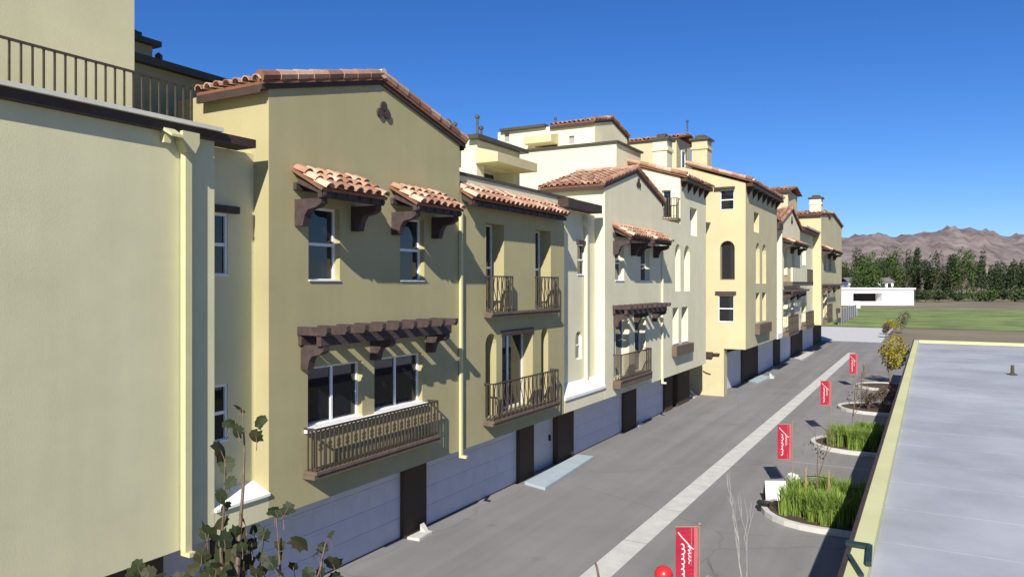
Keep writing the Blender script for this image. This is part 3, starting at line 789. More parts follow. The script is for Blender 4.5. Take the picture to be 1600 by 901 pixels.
# ================================================================ 9 yellow house at the far end
Hh = thing('townhouse', (2, 80, 0), 'farthest yellow townhouse with a chimney, ending the row beside the hills', 'townhouse', 'stucco townhouses along the alley')
YH = yL + .003; XH = on_y(1283, 400, YH)[0]; mh = face_x(XH)
yM = on_x(1315, 400, XH)[0]; zeH = on_x(1300, 345, XH)[1]
ymid = on_x(1301, 400, XH)[0]; zmid = on_x(1295, 358, XH)[1]
uh = [(on_x(1287, 400, XH)[0], on_x(1291, 400, XH)[0]), (on_x(1295, 400, XH)[0], on_x(1299, 400, XH)[0])]
uhz = (on_x(1292, 424, XH)[1], on_x(1292, 398, XH)[1])
lh = (on_x(1286, 480, XH)[0], on_x(1292, 480, XH)[0]); lhz = (on_x(1290, 496, XH)[1], on_x(1290, 460, XH)[1])
w = MB(); w.facade(mh, [(YH, ZF), (yM, ZF), (yM, zeH), ((YH + yM) / 2, zeH + .7), (YH, zeH)], [(rect(a, b, *uhz), .4) for a, b in uh] + [(rect(*lh, *lhz), .4)], 9); ob('wall', w, yellow, Hh)
for a, b in uh: window(Hh, mh, a, b, *uhz, -.35, 'hung')
window(Hh, mh, *lh, *lhz, -.35, 'french', name='balcony_door', sill=False)
gable_roof(Hh, XH, YH, yM, zeH, zeH + .7, 4, .14, .3, .4)
canopy(Hh, XH, on_x(1283.5, 390, XH)[0], on_x(1302, 390, XH)[0], on_x(1292, 386, XH)[1], on_x(1292, 393, XH)[1], .9, 3)
pergola(Hh, XH, on_x(1284, 445, XH)[0], on_x(1302, 445, XH)[0], on_x(1292, 446, XH)[1], .9, 9, 3)
lz = on_x(1290, 498, XH)[1]
balcony(Hh, XH, lh[0] - .3, lh[1] + .8, lz, lz + 1.4, .4, 'bars', .3, step=.2)
for px_, py_ in ((1307, 485), (1308, 500)):
    y_, z_ = on_x(px_, py_, XH); ob('wall_lamp', MB().mbox(mh, y_ - .5, y_ + .5, z_ - .25, z_ + .25, .003, .3), fascia_m, Hh)
far_ground(Hh, [(gy(1254), gy(1272))], YH, yM)
c0 = on_y(1265, 320, 74)[0]; c1 = on_y(1283, 320, 74)[0]
chimney(Hh, c0, c1, 74, 75.2, 9, on_y(1274, 310, 74)[1], cream)

back_block(Hh, 73.2, 1279, 334, 6, 9, cream, .15)
back_block(G, 66, 1231, 297, 5, 9, yellow, .18)
# ================================================================ slabs and blocks at the doors
def slab(name, pts, h, m, label, cat, group=None):
    k = MB().prism([Vector((p.x, p.y, .006)) for p in pts], (0, 0, h - .006))
    c = sum(pts, Vector()) / len(pts)
    o = ob(name, k, m, None, loc=(c.x, c.y, 0)); tag(o, label, cat, group)
slab('entry_slab', [on_z(820, 752, .1), on_z(902, 709, .1), on_z(928, 712, .1), on_z(852, 761, .1)], .1, slab_m, 'long pale blue slab before the entry door of the olive balcony house', 'entry slab', 'entry slabs at the garage doors')
slab('entry_slab', [on_z(1168, 594, .1), on_z(1190, 585, .1), on_z(1204, 588, .1), on_z(1184, 598, .1)], .1, slab_m, 'pale blue slab on the asphalt in front of the yellow tower garage', 'entry slab', 'entry slabs at the garage doors')
slab('entry_slab', [on_z(1240, 559, .1), on_z(1262, 549, .1), on_z(1272, 550, .1), on_z(1252, 562, .1)], .1, conc_w, 'grey concrete slab farthest along the foot of the garages', 'entry slab', 'entry slabs at the garage doors')
def splash(px, py, s, label):
    p = on_z(px, py, 0); k = MB()
    k.prism([(p.x - .25 * s, p.y - .45 * s, .004), (p.x + .22 * s, p.y - .4 * s, .004), (p.x + .16 * s, p.y + .45 * s, .004), (p.x - .25 * s, p.y + .5 * s, .004)], (0, 0, .09 * s))
    k.prism([(p.x - .2 * s, p.y + .22 * s, .09 * s), (p.x + .02 * s, p.y + .22 * s, .09 * s), (p.x - .2 * s, p.y + .22 * s, .34 * s)], (0, .22 * s, 0))
    tag(ob('splash_block', k, conc_w, None, loc=(p.x, p.y, 0)), label, 'splash block', 'white splash blocks at the foot of the piers')
splash(658, 838, .75, 'white splash block at the brown pier under the planter balcony')
splash(996, 664, .8, 'white splash block between two garages of the cream gabled house')
splash(1082, 620, 1.0, 'white splash block beside the yellow pier at the gap')
splash(1206, 590, .9, 'white splash block beyond the blue slab of the yellow tower')

# ================================================================ ground
def sheet(name, x0, x1, y0, y1, z, m):
    o = ob(name, MB().poly([(x0, y0, z), (x1, y0, z), (x1, y1, z), (x0, y1, z)]), m); tag(o, kind='structure'); return o
sheet('ground', -3000, 3000, -300, 4500, -.05, dry)
yEnd = on_z(1380, 535, 0).y
sheet('road', -9, 26, -15, yEnd - .02, 0, asphalt)
sheet('driveway', -30, on_z(1388, 522, 0).x, yEnd, on_z(1370, 512, 0).y, -.002, conc_w)
sheet('lawn', -60, 160, on_z(1370, 511, 0).y + .1, 226, -.004, lawn_m)
p = on_z(1331, 551, 0)
k = MB(); yy = -15.0
while yy < p.y:
    y2 = min(yy + 3.0, p.y); k.poly([(3.98, yy + .012, .004), (4.60, yy + .012, .004), (4.60, y2 - .012, .004), (3.98, y2 - .012, .004)]); yy = y2
o = ob('drain_strip', k, conc_w); tag(o, kind='structure')
# painted bay lines between the islands
k = MB()
for y in (26.2, 28.9, 36.5, 39.0):
    k.box(6.2, 9.2, y - .05, y + .05, .0035, .005)
o = ob('bay_lines', k, mat('worn white line', (.30, .295, .285), .9, .15, 3)); tag(o, kind='structure')

# ================================================================ planter islands on the right
def island(y0, y1, xn, xr, label, plants=True):
    c = (y0 + y1) / 2; r = (y1 - y0) / 2
    def outl(d):
        pts = [(xr, y0 + d)]
        for i in range(13):
            a = -math.pi / 2 - math.pi * i / 12
            pts.append((xn + r + (r - d) * math.cos(a), c + (r - d) * math.sin(a)))
        pts.append((xr, y1 - d)); return pts
    o_, i_ = outl(0), outl(.16)
    k = MB(); n = len(o_)
    for i in range(n - 1):
        a, b, c2, d = o_[i], o_[i + 1], i_[i + 1], i_[i]
        k.quadbox([(*a, .004), (*b, .004), (*c2, .004), (*d, .004), (*a, .15), (*b, .15), (*c2, .15), (*d, .15)])
    t = thing('planter_island', (c and xn + 1, c, 0), label, 'planter', 'kerbed planter islands')
    ob('kerb', k, conc_w, t)
    ob('soil_bed', MB().prism([(x, y, .004) for x, y in i_], (0, 0, .09)), soil, t)
XR = 10.0
P1 = on_z(1186, 808, 0); P2 = on_z(1265, 700, 0); P3 = on_z(1307, 641, 0)
ISL = [(10.9, 14.3, 6.35, 'planter island nearest the camera, cut off by the bottom edge'), (20.9, 24.3, 6.5, 'planter island of tall green grass beside the white board'),
       (31.1, 34.5, 6.5, 'second planter island with bright green grass and a thin stake tree'), (41.0, 44.6, 6.5, 'planter island of bare brown shrubs behind the third banner'),
       (50.5, 54.0, 6.6, 'farthest planter island under the yellow leaved tree')]
for y0, y1, xn, lb in ISL: island(y0, y1, xn, XR, lb)
def grass(y0, y1, x0, x1, label, n=70, h=.8):
    k = MB(); c = ((x0 + x1) / 2, (y0 + y1) / 2, .09)
    for _ in range(n):
        bx, by = R.uniform(x0, x1), R.uniform(y0, y1)
        if bx < x0 + .8 and abs(by - c[1]) > (y1 - y0) * .32: bx += .6
        hh = h * R.uniform(.6, 1.15)
        for _ in range(85):
            a = R.uniform(0, 2 * math.pi); ln = R.uniform(.2, 1) * hh * .55; w_ = R.uniform(.010, .019)
            o = Vector((bx + R.gauss(0, .07), by + R.gauss(0, .07), .09)); d = Vector((math.cos(a), math.sin(a), 0)); s = Vector((-d.y, d.x, 0)) * w_
            top = hh * R.uniform(.7, 1.1)
            q = [o, o + d * ln * .3 + Vector((0, 0, top * .62)), o + d * ln * .9 + Vector((0, 0, top * R.uniform(.8, 1)))]
            n0 = len(k.v); k.v += [tuple(q[0] - s), tuple(q[0] + s), tuple(q[1] + s), tuple(q[1] - s), tuple(q[2])]
            k.f += [(n0, n0 + 1, n0 + 2, n0 + 3), (n0 + 3, n0 + 2, n0 + 4)]
    o = ob('ornamental_grass', k, grass_m, None, loc=c); tag(o, label, 'grass', kind='stuff')
grass(21.4, 23.9, 7.2, 9.7, 'tall green grass filling the planter beside the white board', 120)
grass(31.7, 34.0, 7.3, 9.7, 'bright green grass filling the second planter island', 110)
grass(11.6, 13.6, 7.4, 9.4, 'green grass in the nearest planter below the frame', 30, .5)

def leaf_cloud(mb, c, rx, rz, n, s, lumps=7):
    cs = []
    for _ in range(lumps):
        v = Vector((R.gauss(0, 1), R.gauss(0, 1), R.gauss(0, 1))).normalized() * R.uniform(.3, .75)
        cs.append((Vector((c[0] + v.x * rx, c[1] + v.y * rx, c[2] + v.z * rz)), R.uniform(.35, .6)))
    for _ in range(n):
        cc, q = R.choice(cs)
        v = Vector((R.gauss(0, 1), R.gauss(0, 1), R.gauss(0, 1))).normalized() * (R.uniform(.2, 1) ** .4)
        p = cc + Vector((v.x * rx * q, v.y * rx * q, v.z * rz * q))
        a = Vector((R.gauss(0, 1), R.gauss(0, 1), R.gauss(0, 1))).normalized(); b = a.orthogonal().normalized()
        e = a.cross(b); z = s * R.uniform(.6, 1.3)
        mb.poly([p - b * z, p + e * z * .5, p + b * z, p - e * z * .5])
def shrub(x, y, h, m, label, cat='shrub', n=500, s=.06, group=None, r=None):
    t = thing('shrub', (x, y, .09), label, cat, group); k = MB(); r = r or h * .5
    leaf_cloud(k, (x, y, .09 + h * .6), r, h * .45, n, s); ob('foliage', k, m, t)
    k = MB()
    for i in range(7):
        a = i * .9; k.tube([(x, y, .08), (x + .3 * r * math.cos(a), y + .3 * r * math.sin(a), .09 + h * .4), (x + .8 * r * math.cos(a), y + .8 * r * math.sin(a), .09 + h * R.uniform(.8, 1.1))], .018, 5, .006)
    ob('stem', k, bark, t)
for i, (x, y, h, lb) in enumerate([(8.0, 42.3, 1.0, 'brown leafy shrub at the nose of the bare planter'), (8.9, 42.0, 1.15, 'brown shrub beside the low wall in the bare planter'),
                                   (8.6, 43.5, 1.1, 'rear brown shrub in the bare planter'), (9.4, 43.2, 1.3, 'tallest brown shrub against the low wall')]):
    shrub(x, y, h, brn_m, lb, group='brown shrubs in the planter')
def limbs(mb, p, d, L, r, depth, spread=.55):
    q = p + d * L; mid = (p + q) / 2 + Vector((R.gauss(0, .04), R.gauss(0, .04), 0)) * L
    mb.tube([p, mid, q], r, 6, r * .62)
    if depth:
        for _ in range(R.choice((2, 3))):
            nd = (d + Vector((R.gauss(0, spread), R.gauss(0, spread), R.uniform(.0, .35)))).normalized()
            limbs(mb, q, nd, L * R.uniform(.6, .8), r * .6, depth - 1, spread)
def staked_tree(x, y, h, label, stakes=True, m=bark, twig_leaves=None, r=.028, spread=.3):
    t = thing('young_tree', (x, y, .09), label, 'tree', 'young trees in the planters')
    k = MB(); limbs(k, Vector((x, y, .09)), Vector((.02, 0, 1)), h * .45, r, 3, spread); ob('trunk', k, m, t)
    if stakes:
        for sg in (-1, 1):
            ob('stake', MB().tube([(x + sg * .3, y, .06), (x + sg * .3, y, h * .62)], .028, 6), stake_m, t)
        ob('tie', MB().tube([(x - .3, y, h * .5), (x, y, h * .52), (x + .3, y, h * .5)], .012, 5), black_m, t)
    if twig_leaves:
        k = MB(); leaf_cloud(k, (x, y, h * .8), h * .25, h * .25, twig_leaves, .045); ob('foliage', k, leaf_g, t)
q = on_z(1280, 792, .3)
staked_tree(8.0, 22.6, 2.1, 'bare young tree tied between two stakes in the tall grass planter', twig_leaves=25)
staked_tree(8.0, 33.2, 2.3, 'bare young tree standing in the second grass planter', False, twig_leaves=20)
staked_tree(7.6, 42.8, 2.0, 'bare young tree among the brown shrubs', True, twig_leaves=10)
q = at_d(1162, 901, 12.6)
staked_tree(q.x, q.y, q.z + 1.1, 'pale bare sapling in the nearest planter, right of the red banner', False, bark_pale, r=.014, spread=.13)
q = at_d(1122, 897, 12.8); t = thing('flowering_shrub', (q.x, q.y, .09), 'pale pink flowering shrub at the bottom edge beside the banner', 'shrub')
k = MB(); leaf_cloud(k, (q.x, q.y, q.z - .32), .28, .32, 420, .045); ob('foliage', k, mat('pale pink petals', (.55, .42, .46), .7, 0, island=[(.62, .5, .54), (.4, .3, .32), (.1, .13, .05), (.7, .62, .64)], trans=.2), t)
ob('stem', MB().tube([(q.x, q.y, .08), (q.x + .02, q.y, q.z - .3)], .03, 6), bark, t)
# dark twig at the bottom edge
q0 = at_d(930, 878, 9); q1 = at_d(933, 887, 9); q2 = at_d(936, 904, 9)
t = thing('bare_sapling', (q2.x + .1, q2.y, 0), 'thin dark bare sapling tip over the pale drain strip', 'sapling')
k = MB().tube([(q2.x + .1, q2.y, 0), (q2.x + .05, q2.y, 1.5), q2, q1, q0], .022, 6, .012); ob('trunk', k, bark, t)
# yellow tree
def tree(name, x, y, z0, h, crown_r, crown_h, m, n, s, label, group=None, tr=.12, lumps=9, cat='tree'):
    t = thing(name, (x, y, z0), label, cat, group)
    k = MB(); zc = z0 + h - crown_h / 2
    top = Vector((x + R.uniform(-.1, .1) * crown_r, y, zc)); base = Vector((x, y, z0 - .05))
    k.tube([base, base.lerp(top, .5) + Vector((R.uniform(-.05, .05) * h, 0, 0)), top], tr, 7, tr * .5)
    for i in range(7):
        a = R.uniform(0, 6.28); p = base.lerp(top, R.uniform(.45, .95))
        k.tube([p, p + Vector((math.cos(a) * crown_r * .4, math.sin(a) * crown_r * .4, crown_h * .16)), p + Vector((math.cos(a) * crown_r * .8, math.sin(a) * crown_r * .8, crown_h * .26))], tr * .4, 5, tr * .12)
    ob('trunk', k, bark, t)
    k = MB(); leaf_cloud(k, (x, y, zc), crown_r, crown_h / 2, n, s, lumps); ob('crown', k, m, t)
q = at_d(1392, 590, 48)
tree('autumn_tree', q.x, q.y, .09, 3.3, .95, 2.6, yel_m, 1500, .09, 'yellow leaved autumn tree beside the low wall at the end of the planters', tr=.05)

# ================================================================ banners
def banner(px, py, d, h, wd, label):
    top = at_d(px, py, d)                         # top of the pole
    x, y, zt = top
    t = thing('banner_sign', (x, y, .09), label, 'banner', 'red banners on poles')
    k = MB().tube([(x, y, .02), (x, y, zt + .03)], .018, 8); k.lathe((x, y, zt + .03), [(.018, 0), (.03, .02), (.02, .05), (.004, .06)], 8)
    ob('pole', k, pole_m, t)
    # cloth hangs out to the left of the pole, facing the camera side
    u = Vector((-CS, SN * -1, 0)).normalized(); u = Vector((-.88, -.47, 0)).normalized(); nrm = Vector((-u.y, u.x, 0))
    if nrm.y > 0: nrm = -nrm
    O = Vector((x, y, zt))
    def P(a, b, c=0): return O + u * a + Vector((0, 0, -b)) + nrm * (c + .018 * math.sin(b * 5 + a * 4))
    def cloth(a0, a1, th, c0):
        k = MB(); n = 14
        for i in range(n):
            b0, b1 = h * i / n, h * (i + 1) / n
            k.quadbox([P(a0, b1, c0), P(a1, b1, c0), P(a1, b1, c0 + th), P(a0, b1, c0 + th), P(a0, b0, c0), P(a1, b0, c0), P(a1, b0, c0 + th), P(a0, b0, c0 + th)])
        return k
    o = ob('banner_cloth', cloth(.03, wd, .006, 0), red, t)
    k = MB()
    for kk in (cloth(.035, .10, .003, .0075), cloth(.14, .155, .003, .0075)):
        n0 = len(k.v); k.v += kk.v; k.f += [tuple(n0 + i for i in f) for f in kk.f]
    ob('hem', k, pinkred, o)
    k = MB(); k.tube([P(0, -.01), P(wd + .02, -.01)], .012, 6); k.tube([P(0, h + .01), P(wd + .02, h + .01)], .012, 6); ob('banner_arm', k, pole_m, t)
    # white script running down the cloth with a slanting flourish
    k = MB(); c = .014
    W_ = wd
    k.tube([P(W_ * .92, h * .08, c), P(W_ * .74, h * .17, c), P(W_ * .55, h * .25, c), P(W_ * .36, h * .34, c), P(W_ * .27, h * .36, c)], .012, 5)
    pts = []
    for i in range(60):
        a = i / 59; pts.append(P(W_ * (.70 + .055 * math.sin(a * 47) + .02 * math.sin(a * 21)), h * (.26 + .64 * a + .022 * math.cos(a * 47)), c))
    k.tube(pts, .013, 5)
    pts = []
    for i in range(30):
        a = i / 29; pts.append(P(W_ * (.46 - .06 * a + .05 * math.sin(a * 27)), h * (.30 + .30 * a + .02 * math.cos(a * 31)), c))
    k.tube(pts, .009, 5)
    ob('lettering', k, white_ink, o)
banner(1093, 823, 13.3, 1.05, .42, 'largest red banner with white script, nearest, at the bottom edge')
banner(1238, 663, 23.6, 1.08, .46, 'red banner with white script rising above the tall grass planter')
banner(1299, 595, 32.3, 1.02, .46, 'red banner behind the second grass planter, third from the camera')
banner(1340, 553, 47.0, 1.22, .5, 'smallest red banner at the far end of the drain strip')
# balloon
q = at_d(1037, 901, 13.2); t = thing('balloon', (q.x, q.y, .09), 'round red balloon on a stick left of the nearest red banner', 'balloon')
k = MB(); k.lathe((q.x, q.y, q.z), [(.02, -.23), (.06, -.19), (.12, -.10), (.155, -.01), (.165, .04), (.155, .10), (.12, .155), (.07, .19), (.02, .203)], 20); ob('balloon_body', k, red_b, t, smooth=True)
ob('stick', MB().tube([(q.x, q.y, .05), (q.x, q.y, q.z - .22)], .008, 6), white_s, t)
# sign boards on the asphalt
def board(px, py, s, label, front=True, ang=0.0):
    p = on_z(px, py, 0); t = thing('sign_board', (p.x, p.y, 0), label, 'sign board')
    c, sn = math.cos(ang), math.sin(ang)
    def T(a, b, z): return (p.x + a * c - b * sn, p.y + a * sn + b * c, z)
    def pan_(b0, b1, th): return MB().quadbox([T(-.27 * s, b0, .02), T(.27 * s, b0, .02), T(.27 * s, b0 + th, .02), T(-.27 * s, b0 + th, .02), T(-.27 * s, b1, .56 * s), T(.27 * s, b1, .56 * s), T(.27 * s, b1 + th, .56 * s), T(-.27 * s, b1 + th, .56 * s)])
    ob('front_panel', pan_(-.16, -.02, .02), white_s if front else black_m, t)
    ob('back_panel', pan_(.16, .02, .02), black_m, t)  # rear panel coloured black to stand in for the board's shaded side
board(1211, 784, 1.15, 'white folding board standing at the nose of the tall grass planter', True, rad(28))
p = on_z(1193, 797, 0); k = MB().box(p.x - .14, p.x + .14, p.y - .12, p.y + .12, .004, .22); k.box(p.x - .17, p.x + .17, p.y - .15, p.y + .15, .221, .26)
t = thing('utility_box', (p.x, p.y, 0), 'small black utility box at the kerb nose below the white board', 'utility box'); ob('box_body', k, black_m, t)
q = on_z(1240, 752, 0); k = MB()
bm = bmesh.new(); bmesh.ops.create_icosphere(bm, subdivisions=2, radius=.2)
for v in bm.verts: v.co *= R.uniform(.6, 1.25); v.co.z = v.co.z * .8 + .14
k.v = [tuple(Vector((q.x, q.y, .01)) + v.co) for v in bm.verts]; k.f = [tuple(v.index for v in f.verts) for f in bm.faces]; bm.free()
tag(ob('paper_bag', k, white_s, None, loc=(q.x, q.y, 0)), 'crumpled white bag on the asphalt behind the white board', 'bag')

# ================================================================ low building on the right, under the camera
T = 2.8
Rb = thing('podium_building', (12, 25, 0), 'low flat roofed building with a pale green parapet along the right edge', 'building')
xl, xb2 = 9.83, 10.09
k = MB().box(xl, xb2, -8, 56, 0, T); k.box(xb2 + .001, 24, -8, 56, 0, T - .22); ob('parapet', k, lime, Rb)
ob('roof_deck', MB().box(xb2 + .002, 23.9, -7.9, 55.9, T - .219, T - .16), membrane, Rb)
k = MB()
for i in range(32):
    k.box(xb2 + .01, 23.8, -7 + i * 1.95, -6.88 + i * 1.95, T - .159, T - .1555)
ob('roof_seam', k, membrane, Rb)
k = MB().box(23.5, 23.89, -7.9, 55.9, T - .149, T + .3); k.box(xb2 + .01, 23.49, 55.5, 55.89, T - .149, T + .02); ob('rear_parapet', k, lime, Rb)
for vx, vy in ((13.2, 17.5), (17.5, 26), (13.8, 38)):
    k = MB().tube([(vx, vy, T - .15), (vx, vy, T + .25)], .07, 10); k.lathe((vx, vy, T - .149), [(.2, 0), (.16, .03), (.08, .08)], 12); ob('vent_pipe', k, cap_m, Rb)
k = MB().box(xl - .06, xl - .002, -8, 56, T - .30, T + .03); ob('edge_trim', k, fascia_m, Rb)
# flat dark green bars on the parapet
q = on_z(1325, 856, T + .05)
k = MB(); zt_ = T + .01
a = on_z(1322, 850, zt_); b = on_z(1359, 856, zt_); c2 = on_z(1357, 884, zt_)
t = thing('flat_bars', (b.x, b.y, T), 'plain dark green bars with a diagonal one on the parapet', 'bracket')
def bar(p0, p1, wd, h):
    p0, p1 = Vector(p0), Vector(p1); d = (p1 - p0).normalized(); s = Vector((-d.y, d.x, 0)) * wd / 2; z = Vector((0, 0, h))
    return MB().quadbox([p0 - s, p1 - s, p1 + s, p0 + s, p0 - s + z, p1 - s + z, p1 + s + z, p0 + s + z])
ob('cross_bar', bar(a, b, .13, .05), dark_green, t); ob('end_bar', bar(b, c2, .07, .06), dark_green, t)
ob('brace', bar(on_z(1326, 868, zt_), on_z(1346, 900, zt_), .06, .035), dark_green, t)

# ================================================================ broad leaved tree at lower left
t = thing('young_sycamore', (*(at_d(395, 901, 8.6)).xy, 0), 'young broad leaved tree with big dark leaves at the lower left', 'tree')
LV = [(376, 637, 11), (406, 657, 11), (358, 660, 10), (371, 673, 10), (400, 681, 11), (345, 703, 17), (353, 724, 14), (360, 752, 10), (344, 775, 12), (352, 790, 10), (326, 833, 19), (345, 815, 13), (381, 810, 11),
      (428, 797, 10), (450, 793, 10), (440, 800, 7), (413, 833, 9), (436, 851, 9), (468, 846, 16), (516, 833, 7), (504, 854, 9), (520, 880, 14), (423, 878, 11), (408, 868, 8), (481, 894, 10), (500, 893, 9),
      (350, 842, 15), (338, 860, 16), (362, 860, 15), (346, 878, 17), (330, 890, 15), (368, 888, 15), (352, 896, 16), (385, 880, 12), (400, 895, 11), (315, 868, 13), (372, 834, 12), (392, 850, 10), (436, 895, 10), (458, 885, 8),
      (215, 885, 12), (232, 893, 11), (250, 896, 10), (208, 897, 12), (300, 888, 11), (320, 906, 15), (360, 910, 16), (400, 915, 14), (440, 915, 12), (480, 915, 12), (280, 905, 12)]
fk = MB()
LV += [(R.uniform(318, 412), R.uniform(825, 915), R.uniform(8, 13)) for _ in range(24)] + [(R.uniform(410, 530), R.uniform(860, 920), R.uniform(6, 11)) for _ in range(5)]
outline = [(0, -.75), (.3, -.8), (.72, -.66), (.74, -.3), (1.0, .1), (.68, .34), (.56, .68), (.28, .68), (0, 1.0), (-.28, .68), (-.56, .68), (-.68, .34), (-1.0, .1), (-.74, -.3), (-.72, -.66), (-.3, -.8)]
tips = []
for px, py, r_ in LV:
    d = 8.6 + R.uniform(-.5, .5); p = at_d(px, py, d); s = r_ * 1.22 * d / FPX
    tips.append(p)
    nrm = Vector((SN, -CS, .35)) + Vector((R.gauss(0, .6), R.gauss(0, .6), R.gauss(0, .55))); nrm.normalize()
    a = nrm.cross(Vector((0, 0, 1))).normalized(); b = a.cross(nrm)
    ro = R.uniform(-1.3, 1.3); ax = a * math.cos(ro) + b * math.sin(ro); bx = -a * math.sin(ro) + b * math.cos(ro)
    n = len(fk.v); fk.v.append(tuple(p + nrm * .0))
    for u, v in outline:
        u *= R.uniform(.85, 1.1); v *= R.uniform(.85, 1.1)
        fk.v.append(tuple(p + ax * u * s + bx * v * s - nrm * (.22 * s * (u * u + v * v))))
    K = len(outline)
    for i in range(K): fk.f.append((n, n + 1 + i, n + 1 + (i + 1) % K))
ob('foliage', fk, leaf_g, t)
k = MB()
def stem(pts, r0, r1): k.tube([at_d(x, y, d) for x, y, d in pts], r0, 6, r1)
bx_, by_ = at_d(395, 901, 8.6).xy
k.tube([(bx_, by_, 0), (bx_ + .02, by_, 1.2), (bx_ - .02, by_, 2.4)], .06, 8, .045)
g0 = Vector((bx_ - .02, by_, 2.4))
def stem2(pts, r0, r1): k.tube([g0] + [at_d(x, y, d) for x, y, d in pts], r0, 6, r1)
stem2([(370, 900, 8.5), (374, 840, 8.5), (380, 760, 8.55), (382, 700, 8.6), (379, 638, 8.6)], .035, .006)
stem2([(350, 920, 8.7), (345, 860, 8.6), (350, 790, 8.6), (352, 710, 8.6)], .03, .006)
stem2([(430, 930, 8.6), (438, 890, 8.6), (435, 850, 8.6), (431, 796, 8.6)], .022, .005)
stem2([(480, 940, 8.5), (500, 890, 8.5), (508, 850, 8.5), (517, 832, 8.5)], .022, .005)
stem2([(290, 960, 8.8), (240, 905, 8.8), (213, 886, 8.8)], .025, .006)
for p in tips:
    b0 = p + Vector((R.uniform(-.06, .06), R.uniform(-.05, .05), -R.uniform(.10, .2))); k.tube([b0, (b0 + p) / 2 + Vector((.01, 0, 0)), p], .006, 5, .003)
ob('trunk', k, bark, t)

# ================================================================ far background
def bld(name, px0, px1, py0, py1, d, dep, m, label, cat='building', opening=None, roofm=None, roofh=0):
    a = at_d(px0, py1, d); b = at_d(px1, py1, d); zt = at_d(px0, py0, d).z; zb = min(0, a.z)
    dirv = (b - a); dirv.z = 0; L = dirv.length; dirv.normalize(); nv = Vector((dirv.y, -dirv.x, 0))
    if nv.y > 0: nv = -nv
    t = thing(name, ((a.x + b.x) / 2, (a.y + b.y) / 2, 0), label, cat)
    mm = lambda u, v, w_: Vector((a.x, a.y, 0)) + dirv * u + nv * w_ + Vector((0, 0, v))
    hl = []
    if opening:
        o0, o1, q0, q1 = opening; uu0 = (o0 - px0) / (px1 - px0) * L; uu1 = (o1 - px0) / (px1 - px0) * L
        hl = [(rect(uu0, uu1, at_d(0, q1, d).z, at_d(0, q0, d).z), 4)]
    ob('wall', MB().facade(mm, rect(0, L, 0, zt), hl, dep), m, t)
    if hl:
        ob('loading_bay', MB().mbox(mm, uu0, uu1, at_d(0, q1, d).z, at_d(0, q0, d).z, -4.1, -3.99), dark_open, t)
    if roofm:
        if roofh > .5:
            ob('roof', MB().prism([mm(-.5, zt + .01, .5), mm(L + .5, zt + .01, .5), mm(L + .5, zt + roofh, -dep / 2), mm(-.5, zt + roofh, -dep / 2)], mm(0, 0, 0) - mm(0, .2, 0)).prism([mm(-.5, zt + .01, -dep - .5), mm(L + .5, zt + .01, -dep - .5), mm(L + .5, zt + roofh, -dep / 2), mm(-.5, zt + roofh, -dep / 2)], mm(0, 0, 0) - mm(0, .2, 0)), roofm, t)
        else:
            ob('roof', MB().mbox(mm, -.4, L + .4, zt + .01, zt + roofh, -dep - .4, .4), roofm, t)
    return t, mm, L, zt
bld('warehouse', 1312, 1428, 452, 474, 225, 30, white_wall, 'low white warehouse with a wide dark loading opening beyond the lawn', 'warehouse', (1333, 1378, 458, 471), white_wall, .4)
for px0, px1, rm, lb in ((1326, 1343, roof_grey, 'small white house with grey roof left behind the warehouse'), (1349, 1362, roof_grey, 'smallest white house behind the middle of the warehouse'),
                         (1372, 1396, roof_grey, 'wide white house behind the right half of the warehouse')):
    tt, mm, L, zt = bld('far_house', px0, px1, 440, 452, 280, 8, white_wall, lb, 'house', None, rm, 1.6)
    tt['group'] = 'white houses behind the warehouse'
    ob('window', MB().mbox(mm, L * .2, L * .45, zt - 2.2, zt - .6, .003, .06), dark_open, tt)
    ob('window', MB().mbox(mm, L * .62, L * .85, zt - 2.2, zt - .6, .003, .06), dark_open, tt)
# grey fence and small sign beyond the driveway
a = at_d(1310, 497, 118); b = at_d(1338, 497, 150)
t = thing('panel_fence', (a.x, a.y, 0), 'grey panel fence beyond the end of the townhouse row', 'fence')
d_ = (b - a); d_.z = 0; nP = 8
k = MB(); k2 = MB()
for i in range(nP + 1):
    p = Vector((a.x, a.y, 0)) + d_ * i / nP; k2.box(p.x - .06, p.x + .06, p.y - .06, p.y + .06, 0, 2.5)
p0 = Vector((a.x, a.y, .1)); p1 = p0 + d_; off = Vector((0, .04, 0))
k.quadbox([p0, p1, p1 + off, p0 + off, p0 + Vector((0, 0, 2.2)), p1 + Vector((0, 0, 2.2)), p1 + off + Vector((0, 0, 2.2)), p0 + off + Vector((0, 0, 2.2))])
ob('panel', k, grey_f, t); ob('post', k2, grey_f, t)
q = at_d(1339, 490, 150); t = thing('yard_sign', (q.x, q.y, 0), 'small white sign on a post in front of the lawn', 'sign')
ob('sign_panel', MB().box(q.x - .6, q.x + .6, q.y - .03, q.y + .03, 1.6, 3.0), white_s, t); ob('post', MB().box(q.x - .06, q.x + .06, q.y + .032, q.y + .13, -.02, 2.9), grey_f, t)
